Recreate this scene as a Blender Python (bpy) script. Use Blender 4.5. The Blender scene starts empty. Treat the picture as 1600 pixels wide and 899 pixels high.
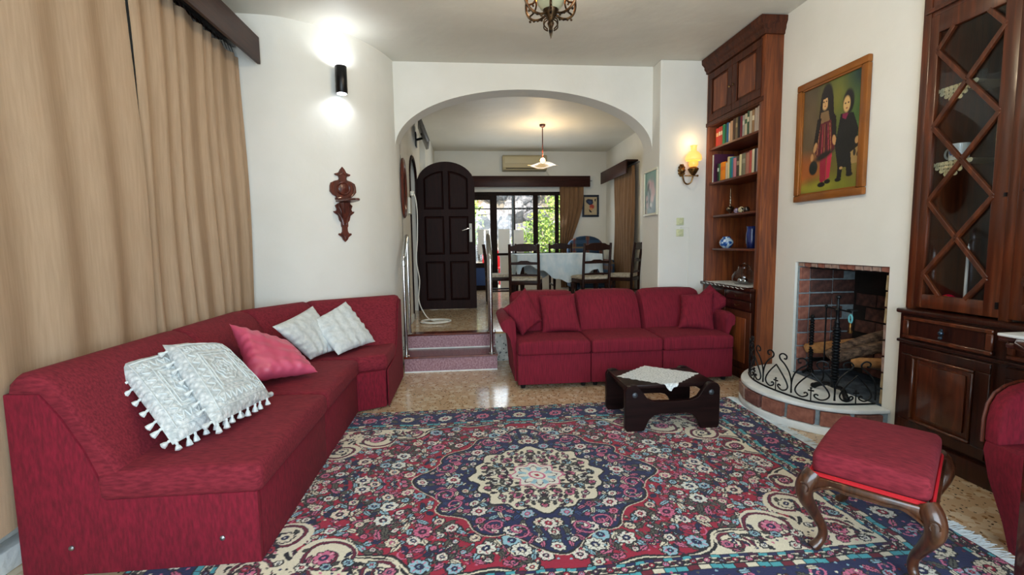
import bpy, bmesh, math, random
import numpy as np
from mathutils import Vector, Matrix, Euler
PI = math.pi
R = math.radians
sc = bpy.context.scene
col = sc.collection
random.seed(7)

# ------------------------------------------------------------- camera
cd = bpy.data.cameras.new('camera')
cam = bpy.data.objects.new('camera', cd)
col.objects.link(cam)
cd.sensor_width = 36.0
cd.lens = 36.0 * 743.6 / 1600
cd.clip_start = 0.05
cam.location = (0, 0, 1.30)
cam.rotation_mode = 'QUATERNION'
cam.rotation_quaternion = (Matrix.Rotation(R(-5.36), 3, 'Z') @ Matrix.Rotation(R(90 - 5.298), 3, 'X') @ Matrix.Rotation(R(-0.793), 3, 'Z')).to_quaternion()
sc.camera = cam

# ------------------------------------------------------------- world, sun, big lights, exposure
sc.view_settings.view_transform = 'Standard'
sc.view_settings.look = 'None'
sc.view_settings.gamma = 1.0
sc.view_settings.use_curve_mapping = False
sc.view_settings.exposure = 0.95
sc.cycles.use_denoising = True
sc.cycles.max_bounces = 8
sc.cycles.diffuse_bounces = 5
sc.cycles.glossy_bounces = 4
sc.cycles.transmission_bounces = 6
sc.cycles.transparent_max_bounces = 8
sc.cycles.sample_clamp_indirect = 6.0
sc.cycles.caustics_reflective = False
sc.cycles.caustics_refractive = False
W = bpy.data.worlds.new('world')
sc.world = W
W.use_nodes = True
nt = W.node_tree
sky = nt.nodes.new('ShaderNodeTexSky')
sky.sky_type = 'NISHITA'
sky.sun_disc = False
sky.sun_elevation = R(48)
sky.sun_rotation = R(200)
nt.links.new(sky.outputs[0], nt.nodes['Background'].inputs[0])
nt.nodes['Background'].inputs[1].default_value = 0.30


def light(name, kind, loc, energy, color=(1, 1, 1), target=None, size=1.0, size_y=None, spot=None, radius=0.05):
    l = bpy.data.lights.new(name, kind)
    l.energy = energy
    l.color = color
    if kind == 'AREA':
        l.shape = 'RECTANGLE' if size_y else 'SQUARE'
        l.size = size
        if size_y:
            l.size_y = size_y
    elif kind == 'SPOT':
        l.spot_size = spot
        l.spot_blend = 0.6
        l.shadow_soft_size = radius
    elif kind == 'POINT':
        l.shadow_soft_size = radius
    elif kind == 'SUN':
        l.angle = R(0.6)
    o = bpy.data.objects.new(name, l)
    o.location = loc
    if target is not None:
        o.rotation_euler = (Vector(target) - Vector(loc)).to_track_quat('-Z', 'Y').to_euler()
    col.objects.link(o)
    return o


light('sun', 'SUN', (0, 0, 12), 5.5, (1.0, 0.95, 0.86), target=(1.6, 5.0, 0.0))
# daylight through the garden doors behind the camera and the windows of the dining room
light('daylight_rear_doors', 'AREA', (0.4, -1.45, 1.45), 112, (0.72, 0.87, 1.0), target=(0.4, 3, 1.2), size=3.2, size_y=2.2)
light('daylight_dining_window', 'AREA', (1.2, 9.80, 1.75), 16, (0.85, 0.94, 1.0), target=(1.2, 5, 1.2), size=1.7, size_y=1.1)


# ------------------------------------------------------------- materials
def hexc(h):
    h = h.lstrip('#')
    v = [int(h[i:i + 2], 16) / 255 for i in (0, 2, 4)]
    return tuple(((c + 0.055) / 1.055) ** 2.4 if c > 0.04045 else c / 12.92 for c in v) + (1.0,)


def M(name, c1, c2=None, c3=None, s=(8, 8, 8), detail=4, rough=0.6, rough2=None, metal=0.0, bump=0.0, bs=None, bd=0.02,
      sheen=0.0, coat=0.0, trans=0.0, ior=1.45, emit=None, es=1.0, kind='noise', lo=0.35, hi=0.65, alpha=1.0, dist=0.0, subs=0.0):
    m = bpy.data.materials.new(name)
    m.use_nodes = True
    t = m.node_tree
    N, L = t.nodes, t.links
    b = N['Principled BSDF']
    I = b.inputs
    I['Base Color'].default_value = hexc(c1)
    I['Roughness'].default_value = rough
    I['Metallic'].default_value = metal
    I['IOR'].default_value = ior
    if coat:
        I['Coat Weight'].default_value = coat
        I['Coat Roughness'].default_value = 0.12
    if sheen:
        I['Sheen Weight'].default_value = sheen
        I['Sheen Roughness'].default_value = 0.4
        I['Sheen Tint'].default_value = hexc(c2 or c1)
    if trans:
        I['Transmission Weight'].default_value = trans
    if alpha < 1:
        I['Alpha'].default_value = alpha
    if emit:
        I['Emission Color'].default_value = hexc(emit)
        I['Emission Strength'].default_value = es
    tc = N.new('ShaderNodeTexCoord')

    def noise(scale, dt):
        mp = N.new('ShaderNodeMapping')
        mp.inputs['Scale'].default_value = scale
        L.new(tc.outputs['Object'], mp.inputs[0])
        if kind == 'voronoi' and dt is not None:
            n = N.new('ShaderNodeTexVoronoi')
            n.inputs['Scale'].default_value = 1
            L.new(mp.outputs[0], n.inputs['Vector'])
            return n.outputs['Distance']
        n = N.new('ShaderNodeTexNoise')
        n.inputs['Scale'].default_value = 1
        n.inputs['Detail'].default_value = 4 if dt is None else dt
        n.inputs['Distortion'].default_value = dist
        L.new(mp.outputs[0], n.inputs['Vector'])
        return n.outputs['Fac']
    f = None
    if c2:
        f = noise(s, detail)
        r = N.new('ShaderNodeValToRGB')
        e = r.color_ramp.elements
        e[0].position, e[1].position = lo, hi
        e[0].color, e[1].color = hexc(c1), hexc(c2)
        if c3:
            k = e.new((lo + hi) / 2)
            k.color = hexc(c3)
        L.new(f, r.inputs[0])
        L.new(r.outputs[0], I['Base Color'])
        if rough2 is not None:
            mr = N.new('ShaderNodeMapRange')
            mr.inputs[3].default_value, mr.inputs[4].default_value = rough, rough2
            L.new(f, mr.inputs[0])
            L.new(mr.outputs[0], I['Roughness'])
    if bump:
        g = noise(bs or s, None)
        bn = N.new('ShaderNodeBump')
        bn.inputs['Strength'].default_value = bump
        bn.inputs['Distance'].default_value = bd
        L.new(g, bn.inputs['Height'])
        L.new(bn.outputs[0], I['Normal'])
    return m


def wood(name, dark, light_, axis='z', k=1.0, rough=0.4, coat=0.0, mid=None):
    a, b = 3.0 * k, 38.0 * k
    s = {'z': (b, b, a), 'y': (b, a, b), 'x': (a, b, b)}[axis]
    return M(name, dark, light_, mid, s=s, detail=6, dist=1.2, rough=rough, coat=coat, bump=0.15, bs=s, bd=0.004, lo=0.3, hi=0.72)


def vmat(name, rough=0.6, bump=0.0, bs=(300, 300, 300), coat=0.0, sheen=0.0, var=0.0):
    m = bpy.data.materials.new(name)
    m.use_nodes = True
    N, L = m.node_tree.nodes, m.node_tree.links
    b = N['Principled BSDF']
    b.inputs['Roughness'].default_value = rough
    b.inputs['Coat Weight'].default_value = coat
    b.inputs['Sheen Weight'].default_value = sheen
    a = N.new('ShaderNodeVertexColor')
    a.layer_name = 'Col'
    out = a.outputs[0]
    tc = N.new('ShaderNodeTexCoord')
    mp = N.new('ShaderNodeMapping')
    mp.inputs['Scale'].default_value = bs
    L.new(tc.outputs['Object'], mp.inputs[0])
    n = N.new('ShaderNodeTexNoise')
    n.inputs['Scale'].default_value = 1
    L.new(mp.outputs[0], n.inputs['Vector'])
    if var:
        mr = N.new('ShaderNodeMapRange')
        mr.inputs[1].default_value, mr.inputs[2].default_value = 0.3, 0.7
        mr.inputs[3].default_value, mr.inputs[4].default_value = 1 - var, 1 + var
        L.new(n.outputs['Fac'], mr.inputs[0])
        vm = N.new('ShaderNodeVectorMath')
        vm.operation = 'SCALE'
        L.new(out, vm.inputs[0])
        L.new(mr.outputs[0], vm.inputs['Scale'])
        out = vm.outputs[0]
    L.new(out, b.inputs['Base Color'])
    if bump:
        bn = N.new('ShaderNodeBump')
        bn.inputs['Strength'].default_value = bump
        bn.inputs['Distance'].default_value = 0.004
        L.new(n.outputs['Fac'], bn.inputs['Height'])
        L.new(bn.outputs[0], b.inputs['Normal'])
    return m


PLASTER = M('plaster', '#DFDFD9', '#D9D9D2', s=(2, 2, 2), rough=0.85, bump=0.25, bs=(9, 9, 9), bd=0.012)
CEIL = M('ceiling_paint', '#D8D6CC', '#D0CEC3', s=(1.5, 1.5, 1.5), rough=0.55, bump=0.3, bs=(5, 5, 5), bd=0.02)


def chips(name, base, colors, sc_=55, rough=0.12, thr=0.32):
    m = bpy.data.materials.new(name)
    m.use_nodes = True
    N, L = m.node_tree.nodes, m.node_tree.links
    b = N['Principled BSDF']
    b.inputs['Roughness'].default_value = rough
    tc = N.new('ShaderNodeTexCoord')
    prev = None
    for i, (c, k, th) in enumerate(colors):
        mp = N.new('ShaderNodeMapping')
        mp.inputs['Scale'].default_value = (sc_ * k, sc_ * k * 0.8, sc_ * k)
        mp.inputs['Location'].default_value = (i * 3.3, i * 1.7, 0)
        L.new(tc.outputs['Object'], mp.inputs[0])
        n0 = N.new('ShaderNodeTexNoise')
        n0.inputs['Scale'].default_value = 0.8
        L.new(mp.outputs[0], n0.inputs['Vector'])
        v = N.new('ShaderNodeTexVoronoi')
        v.inputs['Scale'].default_value = 1
        ad = N.new('ShaderNodeVectorMath')
        ad.operation = 'ADD'
        L.new(mp.outputs[0], ad.inputs[0])
        L.new(n0.outputs['Color'], ad.inputs[1])
        L.new(ad.outputs[0], v.inputs['Vector'])
        lt = N.new('ShaderNodeMath')
        lt.operation = 'LESS_THAN'
        lt.inputs[1].default_value = th
        L.new(v.outputs['Distance'], lt.inputs[0])
        mx = N.new('ShaderNodeMix')
        mx.data_type = 'RGBA'
        if prev is None:
            mx.inputs[6].default_value = hexc(base)
        else:
            L.new(prev, mx.inputs[6])
        mx.inputs[7].default_value = hexc(c)
        L.new(lt.outputs[0], mx.inputs[0])
        prev = mx.outputs[2]
    L.new(prev, b.inputs['Base Color'])
    return m


TERR = chips('terrazzo', '#C4AA8A', [('#D2C0A4', 0.55, 0.42), ('#A07C56', 0.9, 0.24), ('#4A3322', 1.5, 0.19)], 26, 0.17)
TERR_W = chips('speckled_marble', '#BFC4BE', [('#4C5350', 1.0, 0.28), ('#D8DAD3', 0.6, 0.35)], 30, 0.3)
PINK = M('pink_stone', '#86606A', '#A8868E', s=(70, 70, 50), rough=0.4, detail=6, lo=0.4, hi=0.62)
TREAD = M('mahogany_stone', '#4E1E14', '#6E3322', s=(12, 60, 12), rough=0.18)
YMARB = M('yellow_marble', '#A98C5C', '#C7AE7C', s=(14, 14, 14), rough=0.2)
VELVET = M('red_velvet', '#5C0619', '#7C0C26', s=(90, 90, 24), detail=5, rough=0.9, sheen=0.08, bump=0.3, bs=(150, 150, 40), bd=0.003, lo=0.3, hi=0.7)
VELVET_LIT = M('red_velvet_lit', '#5E0C1C', '#82202F', s=(26, 110, 90), detail=5, rough=0.9, sheen=0.15, bump=0.3, bs=(50, 170, 150), bd=0.003, lo=0.3, hi=0.7)  # paler velvet copy: light on the cushion tops is in its colour
VELVET2 = M('red_corduroy', '#620A1F', '#7A1129', s=(140, 20, 8), detail=4, rough=0.9, sheen=0.14, bump=0.3, bs=(260, 60, 14), bd=0.003, lo=0.35, hi=0.65)
SATIN = M('pink_satin', '#C04A68', '#CB5874', s=(5, 5, 5), rough=0.36, sheen=0.2)
COTTON = M('white_cotton', '#D8DEDE', '#C6CFD1', s=(40, 40, 40), rough=0.9, bump=0.5, bs=(120, 120, 120), bd=0.004)
CROCHET = M('crochet_cotton', '#DEE2E2', '#B4BCBE', s=(46, 46, 46), kind='voronoi', rough=0.95, lo=0.15, hi=0.75, bump=0.9, bs=(60, 60, 60), bd=0.01)
LACE = M('lace_cotton', '#EEF2F2', '#BCC3C5', s=(95, 95, 95), kind='voronoi', rough=0.95, lo=0.2, hi=0.8, bump=0.6, bs=(120, 120, 120), bd=0.004)
LINEN = M('beige_linen', '#A0886E', '#AA9278', s=(90, 90, 5), rough=0.9, bump=0.25, bs=(220, 220, 160), bd=0.002, detail=5)
LINEN2 = M('tan_linen', '#6E5238', '#7E6044', s=(60, 60, 4), rough=0.9)
PELMET = wood('pelmet_wood', '#2A1612', '#43261C', 'y', rough=0.45)
PELMETX = wood('pelmet_wood_cross', '#24100E', '#3A1D17', 'x', rough=0.4)
BOOKW = wood('bookcase_wood', '#4C2411', '#8E4E24', 'z', 0.6, rough=0.5, mid='#6E3718')
BOOKWY = wood('bookcase_wood_long', '#3E1A0E', '#6C3418', 'y', 0.7, rough=0.4)
BOOKD = wood('bookcase_dark_wood', '#2E140B', '#562B17', 'z', 0.8, rough=0.5)
BOOKD.node_tree.nodes['Principled BSDF'].inputs['Specular IOR Level'].default_value = 0.25
CABW = wood('cabinet_wood', '#351508', '#663016', 'z', 0.5, rough=0.3, coat=0.3, mid='#47200D')
CABD = wood('cabinet_dark_wood', '#1C0C08', '#3B1B10', 'z', 0.7, rough=0.3, coat=0.3)
CABI = wood('cabinet_inside_wood', '#54453A', '#6E5E50', 'z', 0.5, rough=0.6)
DOORW = wood('door_wood', '#170807', '#28100D', 'z', 0.8, rough=0.6, coat=0.0)
DARKW = wood('dark_wood', '#130A0A', '#251413', 'x', 0.8, rough=0.35)
CHAIRW = wood('chair_wood', '#1C0D0B', '#34190F', 'z', 0.9, rough=0.4)
STOOLW = wood('stool_wood', '#22100A', '#55301C', 'z', 0.9, rough=0.28, coat=0.4)
CARVW = wood('carved_wood', '#34130C', '#6A2D1C', 'z', 1.2, rough=0.4, coat=0.2)
IRON = M('black_iron', '#0E1114', '#1C2024', s=(60, 60, 60), rough=0.45, metal=0.6)
CHROME = M('polished_steel', '#C9CBCC', rough=0.14, metal=1.0)
STEEL = M('brushed_steel', '#9A9DA0', rough=0.35, metal=1.0)
BOLT = M('dull_bolt', '#4E5358', rough=0.5, metal=0.7)
BRASS = M('old_brass', '#4B3420', '#8F6B3A', s=(50, 50, 50), rough=0.35, metal=0.9)
GOLD = M('gilded_frame', '#7E4A1C', '#94591F', s=(5, 5, 5), rough=0.35, metal=0.25, coat=0.2)
GLASS = M('clear_glass', '#FFFFFF', rough=0.02, trans=1.0, ior=1.45)


def thin_glass(name, refl=0.6, tint=(0.96, 0.97, 0.98, 1)):
    m = bpy.data.materials.new(name)
    m.use_nodes = True
    N, L = m.node_tree.nodes, m.node_tree.links
    N.remove(N['Principled BSDF'])
    t = N.new('ShaderNodeBsdfTransparent')
    t.inputs[0].default_value = tint
    g = N.new('ShaderNodeBsdfGlossy')
    g.inputs['Roughness'].default_value = 0.03
    fr = N.new('ShaderNodeLayerWeight')
    fr.inputs[0].default_value = 0.35
    pw = N.new('ShaderNodeMath')
    pw.operation = 'POWER'
    pw.inputs[1].default_value = 3.0
    L.new(fr.outputs['Facing'], pw.inputs[0])
    ad = N.new('ShaderNodeMath')
    ad.operation = 'ADD'
    ad.inputs[1].default_value = 0.05
    L.new(pw.outputs[0], ad.inputs[0])
    x = N.new('ShaderNodeMixShader')
    ml = N.new('ShaderNodeMath')
    ml.operation = 'MULTIPLY'
    ml.inputs[1].default_value = refl
    L.new(ad.outputs[0], ml.inputs[0])
    L.new(ml.outputs[0], x.inputs[0])
    L.new(t.outputs[0], x.inputs[1])
    L.new(g.outputs[0], x.inputs[2])
    L.new(x.outputs[0], N['Material Output'].inputs[0])
    return m


PANE = thin_glass('window_glass')
BOWLG = thin_glass('blown_glass', refl=1.0, tint=(0.93, 0.94, 0.94, 1))
for m_ in (DOORW, CHAIRW, DARKW, CABD, PELMET, PELMETX):
    m_.node_tree.nodes['Principled BSDF'].inputs['Specular IOR Level'].default_value = 0.2
BLACK = M('black_metal', '#0B0B0C', rough=0.35, metal=0.3)
BLACKM = M('matt_black', '#060505', rough=0.9)
WHITEP = M('white_plastic', '#D8D8CF', rough=0.4)
CREAMP = M('cream_plastic', '#C6CBA4', rough=0.4)
WHITEM = M('whitewash', '#E2E6E6', '#D2D8D8', s=(9, 9, 9), rough=0.8, bump=0.4, bs=(14, 14, 14), bd=0.02)
MORTAR = M('grey_mortar', '#8C9AA0', '#75838A', s=(30, 30, 30), rough=0.95, bump=0.5, bs=(60, 60, 60), bd=0.006)
BRICKS = [M('brick_%s' % n, a, b, s=(26, 26, 26), rough=0.9, bump=0.5, bs=(45, 45, 45), bd=0.006) for n, a, b in
          (('red', '#7A4A3E', '#966252'), ('dusky', '#5E3A34', '#7C5148'), ('pale', '#8E7468', '#A68C80'), ('ochre', '#8C7858', '#A08C6C'), ('darkest', '#3A2622', '#5A3A33'))]
SOOT = M('soot', '#0F0C0B', '#2A211E', s=(5, 5, 5), rough=0.95)
ASH = M('ash_floor', '#2A3440', '#4C5966', s=(14, 14, 14), rough=0.95)
BARK = M('log_bark', '#3A2D26', '#7A6350', s=(40, 9, 40), rough=0.95, bump=0.8, bs=(60, 12, 60), bd=0.015)
LOGW = M('log_wood', '#8C6038', '#B78652', s=(20, 20, 20), rough=0.9)


# ------------------------------------------------------------- mesh builder
class B:
    def __init__(s):
        s.v, s.f = [], []

    def add(s, vs, fs):
        n = len(s.v)
        s.v += [tuple(p) for p in vs]
        s.f += [tuple(i + n for i in q) for q in fs]
        return s

    def bm(s, b):
        b.verts.ensure_lookup_table()
        b.verts.index_update()
        s.add([v.co[:] for v in b.verts], [[v.index for v in f.verts] for f in b.faces])
        b.free()
        return s

    def box(s, x0, x1, y0, y1, z0, z1, bev=0.0, seg=2):
        return s.prism([(x0, y0), (x1, y0), (x1, y1), (x0, y1)], z0, z1, bev, seg)

    def prism(s, poly, a0, a1, bev=0.0, seg=2, ax='z'):
        """polygon extruded along ax; poly is (x,y) for z, (x,z) for y, (y,z) for x"""
        def P(p, a):
            return {'z': (p[0], p[1], a), 'y': (p[0], a, p[1]), 'x': (a, p[0], p[1])}[ax]
        n = len(poly)
        b = bmesh.new()
        lo = [b.verts.new(P(p, a0)) for p in poly]
        hi = [b.verts.new(P(p, a1)) for p in poly]
        b.faces.new(lo[::-1])
        b.faces.new(hi)
        for i in range(n):
            b.faces.new((lo[i], lo[(i + 1) % n], hi[(i + 1) % n], hi[i]))
        bmesh.ops.recalc_face_normals(b, faces=b.faces)
        if bev > 0:
            es = [e for e in b.edges if e.calc_face_angle(0) > 0.35]
            bmesh.ops.bevel(b, geom=es, offset=bev, segments=seg, affect='EDGES', profile=0.5, clamp_overlap=True)
        return s.bm(b)

    def tube(s, pts, r, n=8, closed=False, caps=True):
        pts = [Vector(p) for p in pts]
        m = len(pts)
        rs = r if isinstance(r, (list, tuple)) else [r] * m
        vs, fs = [], []
        up = None
        for i, p in enumerate(pts):
            a = pts[(i - 1) % m] if (closed or i > 0) else p
            c = pts[(i + 1) % m] if (closed or i < m - 1) else p
            t = (c - a)
            if t.length < 1e-9:
                t = Vector((0, 0, 1))
            t.normalize()
            if up is None:
                up = Vector((0, 0, 1)) if abs(t.z) < 0.9 else Vector((1, 0, 0))
            u = (up - t * up.dot(t))
            if u.length < 1e-6:
                u = t.orthogonal()
            u.normalize()
            up = u
            w = t.cross(u)
            for k in range(n):
                an = 2 * PI * k / n
                vs.append(p + (u * math.cos(an) + w * math.sin(an)) * rs[i])
        for i in range(m if closed else m - 1):
            j = (i + 1) % m
            for k in range(n):
                k2 = (k + 1) % n
                fs.append((i * n + k, i * n + k2, j * n + k2, j * n + k))
        if caps and not closed:
            fs.append(tuple(range(n))[::-1])
            fs.append(tuple((m - 1) * n + k for k in range(n)))
        return s.add(vs, fs)

    def lathe(s, prof, c=(0, 0, 0), n=20, sx=1, sy=1, tilt=None):
        """prof: (r, z) list, spun round z at c"""
        vs, fs = [], []
        mt = tilt or Matrix.Identity(3)
        for r, z in prof:
            for k in range(n):
                a = 2 * PI * k / n
                vs.append(Vector(c) + mt @ Vector((r * math.cos(a) * sx, r * math.sin(a) * sy, z)))
        m = len(prof)
        for i in range(m - 1):
            for k in range(n):
                k2 = (k + 1) % n
                fs.append((i * n + k, i * n + k2, (i + 1) * n + k2, (i + 1) * n + k))
        if prof[0][0] > 1e-4:
            fs.append(tuple(range(n))[::-1])
        if prof[-1][0] > 1e-4:
            fs.append(tuple((m - 1) * n + k for k in range(n)))
        return s.add(vs, fs)

    def ball(s, c, r, n=12, sx=1, sy=1, sz=1):
        pr = [(r * math.sin(PI * i / (n // 2)), -r * sz * math.cos(PI * i / (n // 2))) for i in range(n // 2 + 1)]
        pr[0] = (1e-5, pr[0][1])
        pr[-1] = (1e-5, pr[-1][1])
        return s.lathe(pr, c, n, sx, sy)

    def rings(s, rings, closed=True, caps=True):
        n = len(rings[0])
        vs = [p for r in rings for p in r]
        fs = []
        for i in range(len(rings) - 1):
            for k in range(n if closed else n - 1):
                k2 = (k + 1) % n
                fs.append((i * n + k, i * n + k2, (i + 1) * n + k2, (i + 1) * n + k))
        if caps:
            fs.append(tuple(range(n))[::-1])
            fs.append(tuple((len(rings) - 1) * n + k for k in range(n)))
        return s.add(vs, fs)

    def grid(s, P):
        """P[i][j] points -> open surface"""
        n, m = len(P), len(P[0])
        return s.add([p for r in P for p in r], [(i * m + j, i * m + j + 1, (i + 1) * m + j + 1, (i + 1) * m + j) for i in range(n - 1) for j in range(m - 1)])

    def moved(s, mt):
        s.v = [tuple(mt @ Vector(p)) for p in s.v]
        return s


def thing(name, label, cat, loc=(0, 0, 0), rz=0.0, group=None):
    o = bpy.data.objects.new(name, None)
    o.empty_display_size = 0.1
    col.objects.link(o)
    o.location = loc
    o.rotation_euler = (0, 0, rz)
    o['label'] = label
    o['category'] = cat
    if group:
        o['group'] = group
    o['_w'] = list(loc)
    return o


def build(name, b, m, parent=None, smooth=True, world=True, label=None, cat=None, group=None, kind=None, ang=40, loc=None, recalc=True):
    me = bpy.data.meshes.new(name)
    off = Vector((0, 0, 0))
    if parent is not None and world:
        off = Vector(parent.get('_w', (0, 0, 0)))
    if parent is None and loc is None and kind != 'structure':
        a = np.array(b.v)
        lo, hi = a.min(0), a.max(0)
        off = Vector(((lo[0] + hi[0]) / 2, (lo[1] + hi[1]) / 2, lo[2]))
    v = [(p[0] - off[0], p[1] - off[1], p[2] - off[2]) for p in b.v]
    me.from_pydata(v, [], b.f)
    if recalc:
        bb = bmesh.new()
        bb.from_mesh(me)
        bmesh.ops.recalc_face_normals(bb, faces=bb.faces)
        bb.to_mesh(me)
        bb.free()
    ms = m if isinstance(m, (list, tuple)) else [m]
    for x in ms:
        me.materials.append(x)
    if smooth:
        me.polygons.foreach_set('use_smooth', [True] * len(me.polygons))
        me.set_sharp_from_angle(angle=R(ang))
    o = bpy.data.objects.new(name, me)
    col.objects.link(o)
    if parent is not None:
        o.parent = parent
        o['_w'] = list(parent.get('_w', (0, 0, 0)))
    else:
        o.location = off if loc is None else loc
        o['_w'] = list(o.location)
    for k, val in (('label', label), ('category', cat), ('group', group), ('kind', kind)):
        if val:
            o[k] = val
    return o


def struct(name, b, m, parent=None, smooth=False, **k):
    return build(name, b, m, parent, smooth, kind='structure' if parent is None else None, **k)


def dup(o, loc=None, rz=None, label=None, parent=None):
    def cp(a, par):
        c = a.copy()
        col.objects.link(c)
        c.parent = par
        for ch in list(a.children):
            cp(ch, c)
        return c
    c = cp(o, parent)
    if loc is not None:
        c.location = loc
        c['_w'] = list(loc)
    if rz is not None:
        c.rotation_euler = (0, 0, rz)
    if label:
        c['label'] = label
    return c


def colmesh(name, P, img, m, **k):
    """grid of points with one colour per vertex; img[i][j] linear rgb"""
    P = np.asarray(P, dtype=np.float32)
    n, mm = P.shape[:2]
    parent = k.pop('parent', None)
    loc = k.pop('loc', None)
    off = np.array(parent['_w'] if parent is not None else (loc if loc is not None else (0, 0, 0)), dtype=np.float32)
    co = (P.reshape(-1, 3) - off).astype(np.float32)
    me = bpy.data.meshes.new(name)
    ii, jj = np.meshgrid(np.arange(n - 1), np.arange(mm - 1), indexing='ij')
    a = (ii * mm + jj).ravel()
    q = np.stack([a, a + 1, a + mm + 1, a + mm], 1).astype(np.int32)
    me.vertices.add(len(co))
    me.vertices.foreach_set('co', co.ravel())
    me.loops.add(q.size)
    me.loops.foreach_set('vertex_index', q.ravel())
    me.polygons.add(len(q))
    me.polygons.foreach_set('loop_start', np.arange(0, q.size, 4, dtype=np.int32))
    me.update(calc_edges=True)
    ca = me.color_attributes.new('Col', 'FLOAT_COLOR', 'POINT')
    c4 = np.ones((len(co), 4), dtype=np.float32)
    c4[:, :3] = np.asarray(img, dtype=np.float32).reshape(-1, 3)
    ca.data.foreach_set('color', c4.ravel())
    me.materials.append(m)
    me.polygons.foreach_set('use_smooth', [True] * len(me.polygons))
    o = bpy.data.objects.new(name, me)
    col.objects.link(o)
    if parent is not None:
        o.parent = parent
        o['_w'] = list(parent['_w'])
    elif loc is not None:
        o.location = loc
        o['_w'] = list(loc)
    for kk, val in k.items():
        if val:
            o[{'cat': 'category'}.get(kk, kk)] = val
    return o


def smoothstep(a, b, x):
    t = min(1, max(0, (x - a) / (b - a)))
    return t * t * (3 - 2 * t)


def catmull(P, n=6, closed=False):
    P = [Vector(p) for p in P]
    out = []
    m = len(P)
    for i in range(m if closed else m - 1):
        p0 = P[(i - 1) % m] if closed or i > 0 else P[i]
        p1, p2 = P[i], P[(i + 1) % m]
        p3 = P[(i + 2) % m] if closed or i < m - 2 else P[(i + 1) % m]
        for k in range(n):
            t = k / n
            out.append(0.5 * ((2 * p1) + (p2 - p0) * t + (2 * p0 - 5 * p1 + 4 * p2 - p3) * t * t + (3 * p1 - p0 - 3 * p2 + p3) * t ** 3))
    if not closed:
        out.append(P[-1])
    return out


# ------------------------------------------------------------- room shell
H = 3.18
struct('floor', B().box(-3.2, 3.6, -1.7, 5.3, -0.12, 0.0), TERR)
struct('ceiling', B().box(-3.2, 5.2, -1.7, 10.2, H, H + 0.2), CEIL)
struct('wall_left', B().box(-2.15, -1.95, -1.7, 4.4, 0, H), PLASTER)
cw = catmull([(-2.0, 4.22, 0), (-1.75, 4.215, 0), (-1.50, 4.25, 0), (-1.24, 4.39, 0), (-1.02, 4.55, 0), (-0.87, 4.76, 0), (-0.76, 5.0, 0), (-0.71, 5.2, 0)], 5)
b = B()
poly = [(p.x, p.y) for p in cw] + [(-0.71, 5.47), (-2.1, 5.47)]
n = len(poly)
b.add([(x, y, 0) for x, y in poly] + [(x, y, H) for x, y in poly], [(i, (i + 1) % n, (i + 1) % n + n, i + n) for i in range(n)])
struct('wall_back_left', b, PLASTER, smooth=True, ang=50)
# arch header between the living room and the raised dining room
b = B()
cx, aw, ah, zs = 0.665, 1.385, 0.635, 2.285
N_ = 48
fr, bk, ft, bt = [], [], [], []
for i in range(N_ + 1):
    a = PI - PI * i / N_
    x = cx + aw * math.cos(a)
    z = zs + ah * (max(0, math.sin(a)) ** 0.92)
    fr.append((x, 5.17, z)); bk.append((x, 5.42, z)); ft.append((x, 5.17, H)); bt.append((x, 5.42, H))
n = N_ + 1
b.add(fr + bk + ft + bt, [(i, i + 1, 2 * n + i + 1, 2 * n + i) for i in range(N_)] + [(i, i + 1, n + i + 1, n + i) for i in range(N_)] + [(n + i, n + i + 1, 3 * n + i + 1, 3 * n + i) for i in range(N_)])
struct('wall_back', b, PLASTER, smooth=True, ang=45)
struct('wall_back_right', B().box(2.05, 3.5, 4.96, 5.45, 0, H, 0.012), PLASTER)
struct('wall_right', B().box(3.30, 3.5, -1.7, 4.96, 0, H), PLASTER)
struct('wall_front', B().box(-2.1, 3.5, -1.9, -1.7, 0, H), PLASTER)
# dining room
DZ = 0.33
struct('raised_floor', B().box(-0.72, 5.2, 5.19, 10.2, 0.0, DZ - 0.02), TERR_W)
struct('raised_floor_tiles', B().box(-2.3, 5.2, 5.32, 10.2, DZ - 0.02, DZ), TERR)
st = struct('stair', B().box(-0.655, 0.29, 4.83, 5.19, 0.0, 0.145), PINK)
struct('riser', B().box(-0.655, 0.29, 5.185, 5.20, 0.165, DZ - 0.022), PINK, st)
struct('tread', B().box(-0.66, 0.295, 4.815, 5.185, 0.145, 0.165, 0.004), TREAD, st)
struct('tread', B().box(-0.70, 0.295, 5.175, 5.318, DZ - 0.02, DZ + 0.001, 0.004), TREAD, st)
struct('tread', B().box(0.297, 2.04, 5.175, 5.318, DZ - 0.02, DZ + 0.001, 0.004), YMARB, st)
struct('trim_1', B().box(-0.655, 0.29, 4.822, 4.832, 0.0, 0.012), WHITEM)
struct('trim_2', B().box(-0.655, 0.29, 5.17, 5.184, 0.166, 0.178), WHITEM)
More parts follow.
